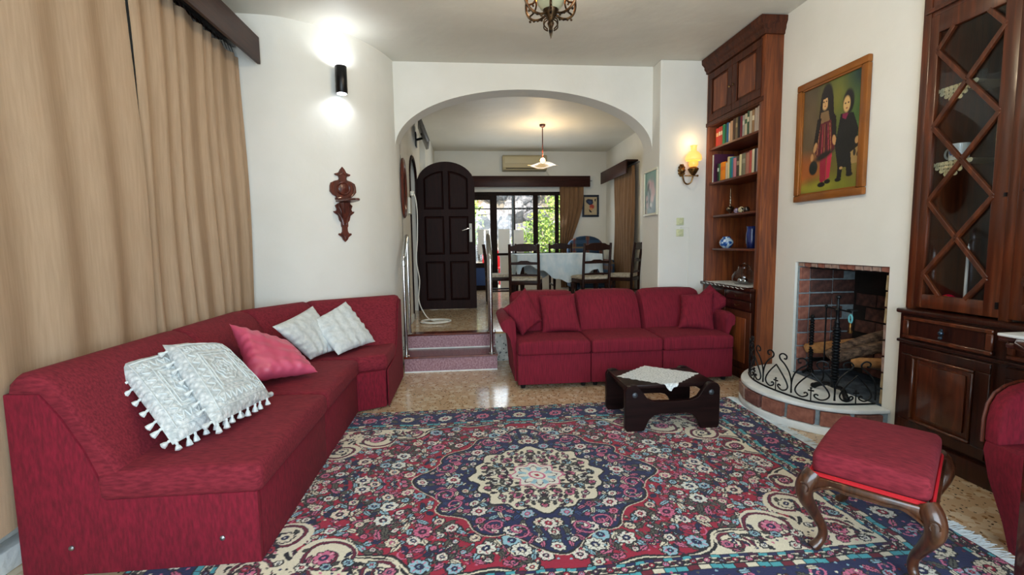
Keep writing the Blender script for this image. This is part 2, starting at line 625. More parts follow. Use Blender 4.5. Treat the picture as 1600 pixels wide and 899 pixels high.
# left dining wall with the arched doorway
b = B()
def wall_x(x, y0, y1, hy0, hy1, hz, rise, z0=0.0, th=-0.18):
    """wall plane x with an arched opening hy0..hy1 topped at hz"""
    b = B()
    for X in (x, x + th):
        b.add([(X, y0, z0), (X, hy0, z0), (X, hy0, H), (X, y0, H)], [(0, 1, 2, 3)])
        b.add([(X, hy1, z0), (X, y1, z0), (X, y1, H), (X, hy1, H)], [(0, 1, 2, 3)])
    k = 16
    pts = []
    for i in range(k + 1):
        a = PI - PI * i / k
        pts.append(((hy0 + hy1) / 2 + (hy1 - hy0) / 2 * math.cos(a), hz - rise + rise * math.sin(a)))
    for i in range(k):
        (ya, za), (yb, zb) = pts[i], pts[i + 1]
        for X in (x, x + th):
            b.add([(X, ya, za), (X, yb, zb), (X, yb, H), (X, ya, H)], [(0, 1, 2, 3)])
        b.add([(x, ya, za), (x, yb, zb), (x + th, yb, zb), (x + th, ya, za)], [(0, 1, 2, 3)])
    for y in (hy0, hy1):
        b.add([(x, y, z0), (x, y, hz - rise), (x + th, y, hz - rise), (x + th, y, z0)], [(0, 1, 2, 3)])
    return b
struct('wall_dining_left', wall_x(-0.705, 5.45, 7.75, 6.22, 7.08, 2.50, 0.30, z0=0.0), PLASTER)
struct('wall_dining_left_end', B().box(-0.9, -0.615, 7.75, 10.1, 0, H, 0.01), PLASTER)
struct('wall_hall', B().box(-2.3, -2.2, 5.47, 8.2, 0, H).box(-2.3, -0.9, 7.9, 8.0, 0, H).box(-2.3, -0.88, 5.46, 5.5, 0, H), PLASTER)
struct('wall_dining_right', B().box(2.95, 3.15, 5.44, 10.1, 0, H), PLASTER)
# dining back wall with the window and glass door opening
wy0, wx0, wx1, wz1 = 9.92, -0.05, 2.03, 2.36
b = B()
b.box(-0.9, wx0, wy0, wy0 + 0.2, 0, H).box(wx1, 3.15, wy0, wy0 + 0.2, 0, H).box(wx0, wx1, wy0, wy0 + 0.2, wz1, H).box(0.70, wx1, wy0, wy0 + 0.2, 0, 1.05)
struct('wall_dining_back', b, PLASTER)
struct('baseboard_left', B().box(-0.7049, -0.690, 5.46, 6.20, DZ, DZ + 0.08), WHITEM)

# fireplace breast
fy0, fy1, fz0, fz1, FX = 2.83, 3.72, 0.19, 1.115, 2.72
b = B()
b.box(FX, 3.30, 2.685, fy0, 0, H).box(FX, 3.30, fy1, 3.985, 0, H).box(FX, 3.30, fy0, fy1, fz1, H).box(FX, 3.30, fy0, fy1, 0, 0.17)
struct('wall_fireplace', b, PLASTER)

# ------------------------------------------------------------- fireplace lining, hearth
fp = thing('fireplace', 'open brick-lined fireplace recess with blackened back in the white wall', 'fireplace', (2.95, 3.27, 0.17))
build('firebox_back', B().box(3.24, 3.29, 2.84, 3.71, 0.17, 1.09), SOOT, fp, False)
build('firebox_side', B().box(2.74, 3.24, 2.835, 2.852, 0.17, 1.09), MORTAR, fp, False)
build('firebox_side', B().box(2.74, 3.24, 3.698, 3.715, 0.17, 1.09), MORTAR, fp, False)
build('firebox_floor', B().box(2.735, 3.24, 2.835, 3.715, 0.171, 0.186), ASH, fp, False)
build('firebox_dark_top', B().add([(2.82, 2.84, 1.06), (3.24, 2.84, 1.04), (3.24, 3.71, 1.04), (2.82, 3.71, 1.06), (2.82, 2.84, 1.1), (3.24, 2.84, 1.1), (3.24, 3.71, 1.1), (2.82, 3.71, 1.1)], [(0, 1, 2, 3), (4, 5, 6, 7), (0, 1, 5, 4), (1, 2, 6, 5), (2, 3, 7, 6), (3, 0, 4, 7)]), BLACKM, fp, False)  # matt black plate standing in for the darkness at the firebox top


def brick_mesh(lx, ly, lz, m, seed, rough=0.003):
    rnd = random.Random(seed)
    b = B().box(-lx / 2, lx / 2, -ly / 2, ly / 2, -lz / 2, lz / 2, 0.004, 1)
    b.v = [tuple(c + rnd.uniform(-rough, rough) for c in p) for p in b.v]
    me = bpy.data.meshes.new('brick')
    me.from_pydata(b.v, [], b.f)
    me.materials.append(m)
    return me


def put(me, name, parent, loc, rz=0.0):
    o = bpy.data.objects.new(name, me)
    col.objects.link(o)
    o.parent = parent
    w = parent['_w']
    o.location = (loc[0] - w[0], loc[1] - w[1], loc[2] - w[2])
    o.rotation_euler = (0, 0, rz)
    return o


rb = random.Random(3)
side_m = [[brick_mesh(l, 0.02, 0.098, BRICKS[k], 10 * k + int(l * 100)) for k in (0, 1, 2, 4)] for l in (0.085, 0.19)]
DARKB = [brick_mesh(l, 0.02, 0.098, BRICKS[4], 33) for l in (0.085, 0.19)]
for c in range(8):
    z = 0.19 + 0.055 + c * 0.111
    for y in (3.695, 2.855):
        x = 2.745
        k = 0
        while x < 3.22:
            short = (k == 0 and c % 2 == 0) or (k == 0) or (c % 3 == 1 and k == 2)
            l = 0.085 if short else 0.19
            if x + l > 3.245:
                break
            mi = rb.choice([0, 1, 2, 0]) if k < 1 or c < 4 and k < 2 else rb.choice([1, 3, 3])
            darkest = x + (z - .2) * .45 > 3.12 or (c > 5 and k > 1)  # dark bricks towards the back and the top of the lining
            put(DARKB[0 if short else 1] if darkest else side_m[0 if short else 1][mi], 'brick', fp, (x + l / 2, y, z))
            x += l + 0.013
            k += 1
back_m = [brick_mesh(0.02, 0.19, 0.098, BRICKS[k], 50 + k) for k in (4, 1)]
for c in range(6):
    for k in range(5):
        y = 2.90 + k * 0.203 + (0.1 if c % 2 else 0) - 0.05
        if 2.94 < y < 3.62:
            put(back_m[0 if c > 2 else rb.randint(0, 1)], 'brick', fp, (3.233, y, 0.245 + c * 0.111))
# soldier course lining the head, thin bricks lining the right jamb
hm = [brick_mesh(0.10, 0.062, 0.034, BRICKS[k], 70 + k) for k in (0, 2, 2, 1)]
for k in range(12):
    put(hm[rb.choice([0, 1, 2, 2])], 'brick', fp, (2.782, 2.872 + k * 0.0722, 1.096))
jm = [brick_mesh(0.09, 0.03, 0.098, BRICKS[k], 80 + k) for k in (3, 2)]
for c in range(8):
    put(jm[rb.randint(0, 1)], 'brick', fp, (2.775, 2.848, 0.245 + c * 0.109))

# hearth: whitewashed plinth, a curved course of bricks, white slab
hc = catmull([(2.715, 3.965, 0), (2.56, 3.93, 0), (2.36, 3.80, 0), (2.20, 3.60, 0), (2.135, 3.38, 0), (2.15, 3.17, 0), (2.22, 3.00, 0), (2.335, 2.86, 0), (2.50, 2.775, 0), (2.715, 2.755, 0)], 5)


def hpoly(d):
    c = Vector((2.72, 3.36, 0))
    out = []
    for p in hc:
        v = (p - c)
        k = 1 + d / max(v.length, 0.1)
        out.append((min(2.716, c.x + v.x * k), min(3.968, c.y + v.y * k)))
    return out


ht = thing('hearth', 'raised half-round hearth with white slab and one row of bricks below', 'hearth', (2.4, 3.36, 0))
build('plinth', B().prism(hpoly(0.012), 0.0, 0.055, 0.008), WHITEM, ht)
build('mortar_bed', B().prism(hpoly(-0.02), 0.05, 0.165), MORTAR, ht)
build('slab', B().prism(hpoly(0.0), 0.162, 0.19, 0.007), WHITEM, ht)
acc = 0
pts = [Vector((x, y, 0)) for x, y in hpoly(-0.018)]
tot = sum((pts[i + 1] - pts[i]).length for i in range(len(pts) - 1))


def along(P, s):
    for i in range(len(P) - 1):
        l = (P[i + 1] - P[i]).length
        if s <= l or i == len(P) - 2:
            return P[i].lerp(P[i + 1], s / l if l else 0), (P[i + 1] - P[i]).normalized()
        s -= l


lb = 0.165
nb = int(tot // (lb + 0.028))
cm = [brick_mesh(lb, 0.05, 0.096, BRICKS[k], 90 + k, 0.002) for k in (0, 1, 2)]
for k in range(nb):
    p, t = along(pts, 0.05 + k * (lb + 0.028) + lb / 2)
    if p.x < 2.66:
        put(cm[[0, 1, 0, 2, 1, 0, 0][k % 7]], 'brick', ht, (p.x, p.y, 0.108), math.atan2(t.y, t.x))

# wrought-iron fender
fbase = [Vector((x, y, 0.2)) for x, y in ((2.46, 3.83), (2.33, 3.70), (2.25, 3.52), (2.23, 3.32), (2.26, 3.10), (2.31, 2.97), (2.42, 2.89), (2.57, 2.865), (2.70, 2.86))]
fb = catmull([tuple(p) for p in fbase], 6)
ftot = sum((fb[i + 1] - fb[i]).length for i in range(len(fb) - 1))
fen = thing('fireplace_fender', 'low curved black wrought-iron scrollwork guard standing on the hearth', 'fender', (2.4, 3.3, 0.19))
build('base_bar', B().tube([p + Vector((0, 0, -0.003)) for p in fb], 0.0065, 8), IRON, fen)
nm = 5
half1 = [(.030, .045), (.022, .052), (.014, .045), (.018, .030), (.040, .016), (.064, .028), (.074, .055), (.062, .095), (.034, .145), (.0, .195)]
half2 = [(.094, .02), (.094, .10), (.080, .165), (.052, .215), (.024, .245), (.020, .272), (.040, .290), (.062, .278), (.060, .255), (.048, .255)]
for k in range(nm):
    s0 = ftot * (k + 0.5) / nm
    for sg in (-1, 1):
        for hf, r in ((half1, 0.0055), (half2, 0.0055)):
            hf2 = catmull([(a, h, 0) for a, h in hf], 4)
            P = []
            for q in hf2:
                s = min(max(s0 + sg * q.x * ftot / nm / 0.19, 0), ftot)
                p, t = along(fb, s)
                P.append((p.x, p.y, 0.2 + q.y * 0.98))
            build('scroll', B().tube(P, r, 6), IRON, fen)
    p, t = along(fb, s0)
    build('stem', B().tube([(p.x, p.y, 0.2), (p.x, p.y, 0.285)], 0.004, 6)
          .tube([tuple(p + t * 0.018 + Vector((0, 0, 0.072))), tuple(p - t * 0.018 + Vector((0, 0, 0.072)))], 0.006, 6).ball((p.x, p.y, 0.288), 0.008, 8), IRON, fen)

# andirons, fire tools, logs


def twist_post(b, x, y, z0, z1, r, pitch=0.022):
    pr = [(r * 0.8, z0)]
    z = z0
    while z < z1 - pitch:
        pr += [(r, z + pitch * 0.25), (r, z + pitch * 0.65), (r * 0.62, z + pitch * 0.9)]
        z += pitch
    pr.append((r * 0.6, z1))
    return b.lathe(pr, (x, y, 0), 12)


ts = thing('fire_tool_stand', 'tall black twisted-iron tool stand rising in front of the fireplace opening', 'tool stand', (2.60, 3.10, 0.19))
build('twisted_post', twist_post(B(), 2.60, 3.10, 0.24, 0.70, 0.026), IRON, ts)
build('upper_rod', B().lathe([(0.012, 0.70), (0.018, 0.71), (0.012, 0.73), (0.012, 0.79), (0.02, 0.80), (0.01, 0.815), (0.009, 0.88), (0.018, 0.888), (0.016, 0.90), (0.001, 0.91)], (2.60, 3.10, 0), 12), IRON, ts)
for sg in (-1, 1):
    P = catmull([(2.60, 3.10, 0.245), (2.58 + 0.02, 3.10 + sg * 0.07, 0.25), (2.575, 3.10 + sg * 0.13, 0.225), (2.565, 3.10 + sg * 0.155, 0.205)], 5)
    build('foot', B().tube(P, [0.014 + 0.006 * (i / len(P)) for i in range(len(P))], 8).ball((2.565, 3.10 + sg * 0.16, 0.21), 0.019, 10), IRON, ts)
build('cross_bar', B().tube([(2.64, 3.24, 0.80), (2.60, 3.10, 0.805), (2.60, 2.98, 0.80)], 0.006, 6).tube([(2.60 + 0.03 * math.cos(a), 2.975 + 0.03 * math.sin(a), 0.815) for a in [2 * PI * i / 12 for i in range(12)]], 0.004, 6, True), IRON, ts)
pk = B().tube([(2.63, 3.245, 0.79), (2.635, 3.25, 0.27), (2.62, 3.25, 0.235)], 0.006, 6).lathe([(0.006, 0.79), (0.014, 0.80), (0.006, 0.82)], (2.63, 3.245, 0), 8)
build('fire_poker', pk, IRON, label='thin iron poker hanging left of the twisted stand', cat='poker')
br = thing('hearth_brush', 'small ring-topped brass and turquoise handle hanging in front of the fire opening', 'fire tool', (2.60, 2.985, 0.66))
build('ring_handle', B().tube([(2.60, 2.985 + 0.014 * math.cos(a), 0.755 + 0.028 * math.sin(a)) for a in [2 * PI * i / 14 for i in range(14)]], 0.006, 6, True), M('turquoise_enamel', '#5FA6AE', rough=0.3), br)
build('brass_tip', B().lathe([(0.006, 0.728), (0.011, 0.715), (0.008, 0.69), (0.016, 0.665), (0.012, 0.655)], (2.60, 2.985, 0), 10), BRASS, br)
for i, (x, y, z1, lab) in enumerate(((2.80, 3.60, 0.66, 'short black twisted andiron by the left brick jamb'), (2.93, 2.99, 0.66, 'short black twisted andiron in the dark right side of the fire'))):
    a = thing('andiron', lab, 'andiron', (x, y, 0.187), group='pair of andirons')
    build('twisted_post', twist_post(B(), x, y, 0.21, z1, 0.018).ball((x, y, z1 + 0.01), 0.018, 8), IRON, a)
    build('base', B().tube(catmull([(x - 0.02, y - 0.06, 0.19), (x, y - 0.02, 0.23), (x, y + 0.02, 0.23), (x - 0.02, y + 0.06, 0.19)], 4), 0.01, 6), IRON, a)
    build('log_bar', B().box(x, 3.20, y - 0.012, y + 0.012, 0.30, 0.325), IRON, a)


def log(p0, p1, r, seed, label, m=BARK, split=0.75):
    rnd = random.Random(seed)
    p0, p1 = Vector(p0), Vector(p1)
    d = (p1 - p0)
    t = d.normalized()
    u = t.orthogonal().normalized()
    w = t.cross(u)
    ks = [1 + rnd.uniform(-0.16, 0.16) for _ in range(12)]
    rings = []
    for i in range(9):
        f = i / 8
        e = 0.82 if i in (0, 8) else 1
        c = p0 + d * f + u * 0.012 * math.sin(5 * f + seed)
        rings.append([tuple(c + (u * math.cos(2 * PI * k / 12) * split + w * math.sin(2 * PI * k / 12)) * r * e * ks[k] * (1 + rnd.uniform(-0.05, 0.05))) for k in range(12)])
    o = build('log', B().rings(rings), m, label=label, cat='log', group='split logs in the fireplace')
    return o


log((2.80, 3.66, 0.405), (3.12, 3.20, 0.52), 0.05, 1, 'pale split log reaching to the left, above the ash', LOGW)
log((2.86, 3.50, 0.38), (3.16, 3.12, 0.64), 0.046, 2, 'grey weathered log leaning up steeply at the back of the pile')
log((2.80, 3.38, 0.37), (3.14, 3.00, 0.60), 0.048, 3, 'thick grey log in the middle of the stack, behind the twisted stand')
log((2.86, 3.25, 0.36), (3.14, 2.93, 0.44), 0.04, 4, 'brown log at the lower right of the pile', LOGW)
log((3.02, 3.62, 0.365), (3.02, 3.02, 0.365), 0.038, 5, 'dark log lying flat under the others')

# ------------------------------------------------------------- left window side: curtains, pelmet


def curtain(name, x, y0, y1, z0, z1, folds, amp, m, label, axis='y', ph=0.0, taper=None, group=None, seed=0, bottom=None):
    rnd = random.Random(seed)
    ny, nz = folds * 10, 26
    offs = [rnd.uniform(-0.35, 0.35) for _ in range(folds + 2)]
    P = []
    th = 0.004
    rows = []
    for j in range(nz + 1):
        v = j / nz
        z = z1 + (z0 - z1) * v
        row = []
        for i in range(ny + 1):
            u = i / ny
            a = u * folds
            k = int(a)
            ofs = offs[k] * (1 - (a - k)) + offs[k + 1] * (a - k)
            w = math.sin(2 * PI * (a + ofs) + ph)
            w = w * abs(w) ** 0.25
            am = amp * (0.55 + 0.45 * v) * (1 + 0.25 * ofs)
            uu = u
            ya, yb = y0, y1
            if taper:
                ya, yb = taper(v, y0, y1)
            y = ya + (yb - ya) * uu
            xx = x + am * w + 0.012 * math.sin(7 * v + 5 * u)
            zz = z + (bottom(u) * v if bottom else 0)
            row.append((xx, y, zz) if axis == 'y' else (y, xx, zz))
        rows.append(row)
    b = B().grid(rows)
    o = build(name, b, m, label=label, cat='curtain', group=group, ang=80, recalc=False)
    return o


curtain('curtain', -1.80, 0.60, 2.86, 0.10, 2.83, 6, 0.026, LINEN, 'wide beige curtain drawn along the left wall, near the camera', taper=lambda v, a, b: (a, b + 0.035 * v), group='curtains over the left window', seed=4, bottom=lambda u: 0.12 * math.sin(PI * min(1, max(0, (u - 0.45) * 3.0))))
curtain('curtain', -1.80, 2.89, 4.20, 0.10, 2.83, 8, 0.030, LINEN, 'beige pleated curtain beside the curved white wall', taper=lambda v, a, b: (a + 0.035 * v, b), group='curtains over the left window', seed=9)
pl = thing('curtain_pelmet', 'long dark wooden pelmet board above the beige curtains', 'pelmet', (-1.75, 2.4, 2.78))
build('fascia_board', B().box(-1.655, -1.63, 0.4, 4.185, 2.775, 2.985, 0.004), PELMET, pl)
build('top_board', B().box(-1.94, -1.655, 0.4, 4.185, 2.96, 2.985), PELMET, pl)
build('curtain_rail', B().box(-1.845, -1.815, 0.45, 4.18, 2.90, 2.92), STEEL, pl)
for k in range(26):
    build('curtain_hook', B().tube([(-1.83, 2.7 + k * 0.057, 2.90), (-1.805, 2.7 + k * 0.057, 2.825)], 0.003, 5), STEEL, pl)
build('left_window_sill', B().box(-1.945, -1.87, 0.4, 4.1, 0.0, 0.095, 0.006), WHITEM, label='white low ledge under the beige curtains at the left edge', cat='ledge')

# ------------------------------------------------------------- sectional sofa


def quadprism(b, poly, z0, z1, bev, seg=4):
    return b.prism(poly, z0, z1, bev, seg)


def seat_cushion(poly, z0, z1, bev=0.035, puff=0.02):
    """rounded cushion over a polygon, crowned on top"""
    n = len(poly)
    cx_ = sum(p[0] for p in poly) / n
    cy_ = sum(p[1] for p in poly) / n
    bm_ = bmesh.new()
    lo = [bm_.verts.new((p[0], p[1], z0)) for p in poly]
    hi = [bm_.verts.new((p[0], p[1], z1)) for p in poly]
    bm_.faces.new(lo[::-1])
    bm_.faces.new(hi)
    for i in range(n):
        bm_.faces.new((lo[i], lo[(i + 1) % n], hi[(i + 1) % n], hi[i]))
    bmesh.ops.recalc_face_normals(bm_, faces=bm_.faces)
    bmesh.ops.bevel(bm_, geom=list(bm_.edges), offset=bev, segments=4, affect='EDGES', profile=0.5, clamp_overlap=True)
    bmesh.ops.triangulate(bm_, faces=[f for f in bm_.faces if len(f.verts) > 4])
    es = [e for e in bm_.edges if e.calc_length() > 0.12]
    for _ in range(3):
        es = [e for e in bm_.edges if e.calc_length() > 0.09]
        bmesh.ops.subdivide_edges(bm_, edges=es, cuts=1)
        bmesh.ops.triangulate(bm_, faces=[f for f in bm_.faces if len(f.verts) > 4])
    R_ = max(math.hypot(p[0] - cx_, p[1] - cy_) for p in poly)
    for v in bm_.verts:
        if v.co.z > z1 - 0.02:
            d = math.hypot(v.co.x - cx_, v.co.y - cy_) / R_
            v.co.z += puff * max(0, 1 - d * d) + 0.003 * math.sin(17 * v.co.x + 3) * math.sin(13 * v.co.y)
    return B().bm(bm_)


BACKP = [(0.0, .28), (0.0, .60), (0.0, .755), (0.02, .795), (0.09, .825), (0.20, .832), (0.34, .815), (0.46, .77), (0.56, .70), (0.72, .58), (0.90, .46), (0.985, .40), (1.0, .36), (0.97, .28)]


def back_loft(stations, puff=0.018, prof=BACKP, dz=0.0):
    """stations: (outer xy, inner xy); rings of the back profile between them with softened ends"""
    rings = []
    st2 = []
    o0, i0 = stations[0]
    m = len(stations)
    allst = []
    for k in range(m - 1):
        (oa, ia), (ob, ib) = stations[k], stations[k + 1]
        for q in range(5 if k < m - 2 else 6):
            f = q / 5
            allst.append((Vector(oa).lerp(Vector(ob), f), Vector(ia).lerp(Vector(ib), f)))
    L_ = len(allst)
    ends = [(0, 0.90), (0.012, 0.965), (0.04, 1.0)]
    def ring(o, i, sc_):
        r = []
        zc, sc0 = 0.45, 0.4
        for s_, z in prof:
            if z > 0.30:
                z2 = 0.30 + (z - 0.30) * (1 - (1 - sc_) * 0.5)
                s2 = sc0 + (s_ - sc0) * (1 - (1 - sc_) * 0.7)
            else:
                z2, s2 = z, s_
            p = o.lerp(i, s2)
            r.append((p.x, p.y, z2 + dz))
        return r
    total = (allst[-1][0] - allst[0][0]).length
    for j, (e, k) in enumerate(ends):
        f = e / total
        a, b_ = allst[0], allst[1]
        g = min(1, e / max(1e-6, (b_[0] - a[0]).length))
        rings.append(ring(a[0].lerp(b_[0], g), a[1].lerp(b_[1], g), k))
    for k in range(1, L_ - 1):
        rings.append(ring(allst[k][0], allst[k][1], 1.0))
    for j, (e, k) in enumerate(ends[::-1]):
        a, b_ = allst[-1], allst[-2]
        g = min(1, e / max(1e-6, (b_[0] - a[0]).length))
        rings.append(ring(a[0].lerp(b_[0], g), a[1].lerp(b_[1], g), k))
    return B().rings(rings)


sl = thing('corner_sofa', 'long curved red velvet sofa in front of the beige curtains', 'sofa', (-1.3, 3.0, 0))
XO, XI, XF = -1.762, -1.36, -0.865
build('end_panel', B().prism([(XO, 0.012), (XO, .755), (-1.64, .75), (-1.575, .66), (-1.50, .52), (-1.455, .40), (-1.44, .315), (XF, .315), (XF, .012)], 1.93, 1.955, 0.005, 2, ax='y'), VELVET, sl)
build('base', B().box(XO, XF, 1.957, 2.86, 0.012, 0.31, 0.006), VELVET, sl)
build('base', B().box(XO, XF, 2.862, 3.685, 0.012, 0.31, 0.006), VELVET, sl)
build('base', B().prism([(XO, 3.69), (XF, 3.69), (-0.665, 3.79), (-0.655, 4.66), (-0.72, 4.68), (-1.44, 4.23)], 0.012, 0.31, 0.008), VELVET, sl)
build('seat_cushion', seat_cushion([(-1.47, 1.925), (-0.845, 1.925), (-0.845, 2.862), (-1.47, 2.862)], .305, .425), VELVET_LIT, sl)
build('seat_cushion', seat_cushion([(-1.45, 2.866), (-0.845, 2.866), (-0.845, 3.70), (-1.45, 3.70)], .305, .425), VELVET_LIT, sl)
build('seat_cushion', seat_cushion([(-1.45, 3.705), (-0.90, 3.705), (-0.65, 3.80), (-0.65, 4.36), (-1.15, 4.12)], .305, .42), VELVET_LIT, sl)
build('back_cushion', back_loft([((XO, 1.94), (XI, 1.94)), ((XO, 2.89), (XI, 2.89))]), VELVET_LIT, sl)
build('back_cushion', back_loft([((XO, 2.893), (XI, 2.893)), ((XO, 3.69), (XI, 3.69))]), VELVET_LIT, sl)
build('back_cushion', back_loft([((XO, 3.693), (XI, 3.693)), ((-1.43, 4.235), (-1.14, 3.99))]), VELVET_LIT, sl)
build('back_cushion', back_loft([((-1.428, 4.238), (-1.138, 3.992)), ((-0.66, 4.66), (-0.655, 4.26))]), VELVET_LIT, sl)
build('side_panel', B().prism([(3.80, .012), (3.80, .31), (4.20, .33), (4.33, .44), (4.42, .62), (4.48, .76), (4.56, .80), (4.655, .775), (4.655, .012)], -0.655, -0.645, 0.003, 1, ax='x'), VELVET, sl)
for x, z in ((-1.575, .128), (-1.01, .128)):
    build('bolt_cap', B().lathe([(0.011, 0), (0.010, 0.004), (0.004, 0.007), (0.0001, 0.008)], (0, 0, 0), 12).moved(Matrix.Translation((x, 1.93, z)) @ Matrix.Rotation(R(90), 4, 'X')), STEEL, sl)

# three-seat sofa in front of the dining room
s2 = thing('three_seat_sofa', 'straight red three-seat sofa standing below the arch', 'sofa', (1.43, 4.5, 0))
for k, (x0, x1) in enumerate(((0.43, 1.083), (1.093, 1.748), (1.758, 2.42))):
    build('base', B().box(x0, x1, 4.10, 4.88, 0.045, 0.312, 0.006), VELVET2, s2)
    build('seat_cushion', seat_cushion([(x0 - 0.002, 4.075), (x1 + 0.002, 4.075), (x1 + 0.002, 4.66), (x0 - 0.002, 4.66)], .31, .43, 0.03), VELVET2, s2)
    rings = []
    prf = [(4.90, .30), (4.90, .74), (4.885, .79), (4.84, .815), (4.77, .80), (4.70, .74), (4.63, .62), (4.585, .50), (4.575, .42), (4.60, .32)]
    xs = [x0 + .003, x0 + .02, x0 + .07, (x0 * 2 + x1) / 3, (x0 + 2 * x1) / 3, x1 - .07, x1 - .02, x1 - .003]
    dzs = [-.055, -.022, -.004, .004, .004, -.004, -.022, -.055]
    dys = [.05, .015, .0, -.012, -.012, 0, .015, .05]
    for x, dz, dy in zip(xs, dzs, dys):
        rings.append([(x, y + (dy if y < 4.8 else 0), z + (dz * smoothstep(.3, .7, z))) for y, z in prf])
    build('back_cushion', B().rings(rings), VELVET2, s2)
    for fx in (x0 + 0.05, x1 - 0.05):
        build('foot', B().lathe([(.018, 0.0), (.022, .02), (.022, .046)], (fx, 4.17, 0), 10), BLACKM, s2)
for sg, xe in ((-1, 0.43), (1, 2.422)):
    pr_ = [(0, .045), (-.015, .045), (-.035, .30), (-.06, .46), (-.095, .52), (-.135, .535), (-.145, .57), (-.13, .60), (-.09, .622), (-.04, .62), (-.005, .59), (0.0, .50)]
    rings = []
    for y, dz, k in ((4.235, -.03, .88), (4.25, -.008, .97), (4.30, 0.0, 1.0), (4.6, .0, 1.0), (4.87, .015, 1.0), (4.895, .0, .95)):
        rings.append([(xe + (-sg) * (p[0] * k * (1 if sg < 0 else .74)), y, p[1] + dz * (p[1] > .4)) for p in pr_])
    # the arm leans out and its front stands a little back of the seat
    build('armrest', B().rings(rings), VELVET2, s2)


# ------------------------------------------------------------- cushions
def pillow(p00, p10, p11, p01, th, n=18, sag=0.0, seed=0, pinch=0.06, wr=0.004, pleat=0.0):
    c = [Vector(p) for p in (p00, p10, p11, p01)]
    rnd = random.Random(seed)
    ph = [rnd.uniform(0, 6) for _ in range(6)]
    top, bot = [], []
    nn = ((c[1] - c[0]).cross(c[3] - c[0])).normalized()
    ctr = sum(c, Vector()) / 4
    for i in range(n + 1):
        rt, rb_ = [], []
        for j in range(n + 1):
            u, v = i / n, j / n
            p = c[0] * (1 - u) * (1 - v) + c[1] * u * (1 - v) + c[2] * u * v + c[3] * (1 - u) * v
            a, b_ = 2 * u - 1, 2 * v - 1
            ex = 1 - pinch * (1 - abs(a) ** 2) * abs(b_) ** 3 - pinch * (1 - abs(b_) ** 2) * abs(a) ** 3
            p = ctr + (p - ctr) * ex
            h = th * 0.5 * (max(0, (1 - a ** 4) * (1 - b_ ** 4))) ** 0.55
            w_ = wr * math.sin(9 * a + 6 * b_ + ph[0]) * math.sin(7 * b_ - 5 * a + ph[1]) * (1 - a * a * b_ * b_)
            if pleat:
                ea, eb = abs(a) ** 3, abs(b_) ** 3
                w_ += pleat * (ea * (1 - b_ * b_) * math.sin(21 * b_ + 2.5 * math.sin(5 * a + ph[2])) + eb * (1 - a * a) * math.sin(19 * a + 2.5 * math.sin(6 * b_ + ph[3])))
                w_ += pleat * .25 * math.sin(5 * (a + b_) + ph[4]) * math.sin(11 * (a - b_) + ph[5]) * (1 - a * a) * (1 - b_ * b_)
            edge = (i in (0, n) or j in (0, n))
            p = p + nn * sag * (a * a + b_ * b_ - 0.6) * 0.5
            rt.append(p + nn * (h + (0 if edge else w_)))
            rb_.append(p - nn * (h + (0 if edge else w_ * 0.5)))
        top.append(rt)
        bot.append(rb_)
    bb = B().grid(top).grid([r[::-1] for r in bot])
    bm_ = bmesh.new()
    vs = [bm_.verts.new(v) for v in bb.v]
    for f in bb.f:
        bm_.faces.new([vs[k] for k in f])
    bmesh.ops.remove_doubles(bm_, verts=bm_.verts, dist=0.0006)
    return B().bm(bm_), top, nn


def simple_pillow(label, corners, th, m, group=None, **k):
    b, top, nn = pillow(*corners, th, **k)
    return build('throw_pillow', b, m, label=label, cat='cushion', group=group, ang=70)


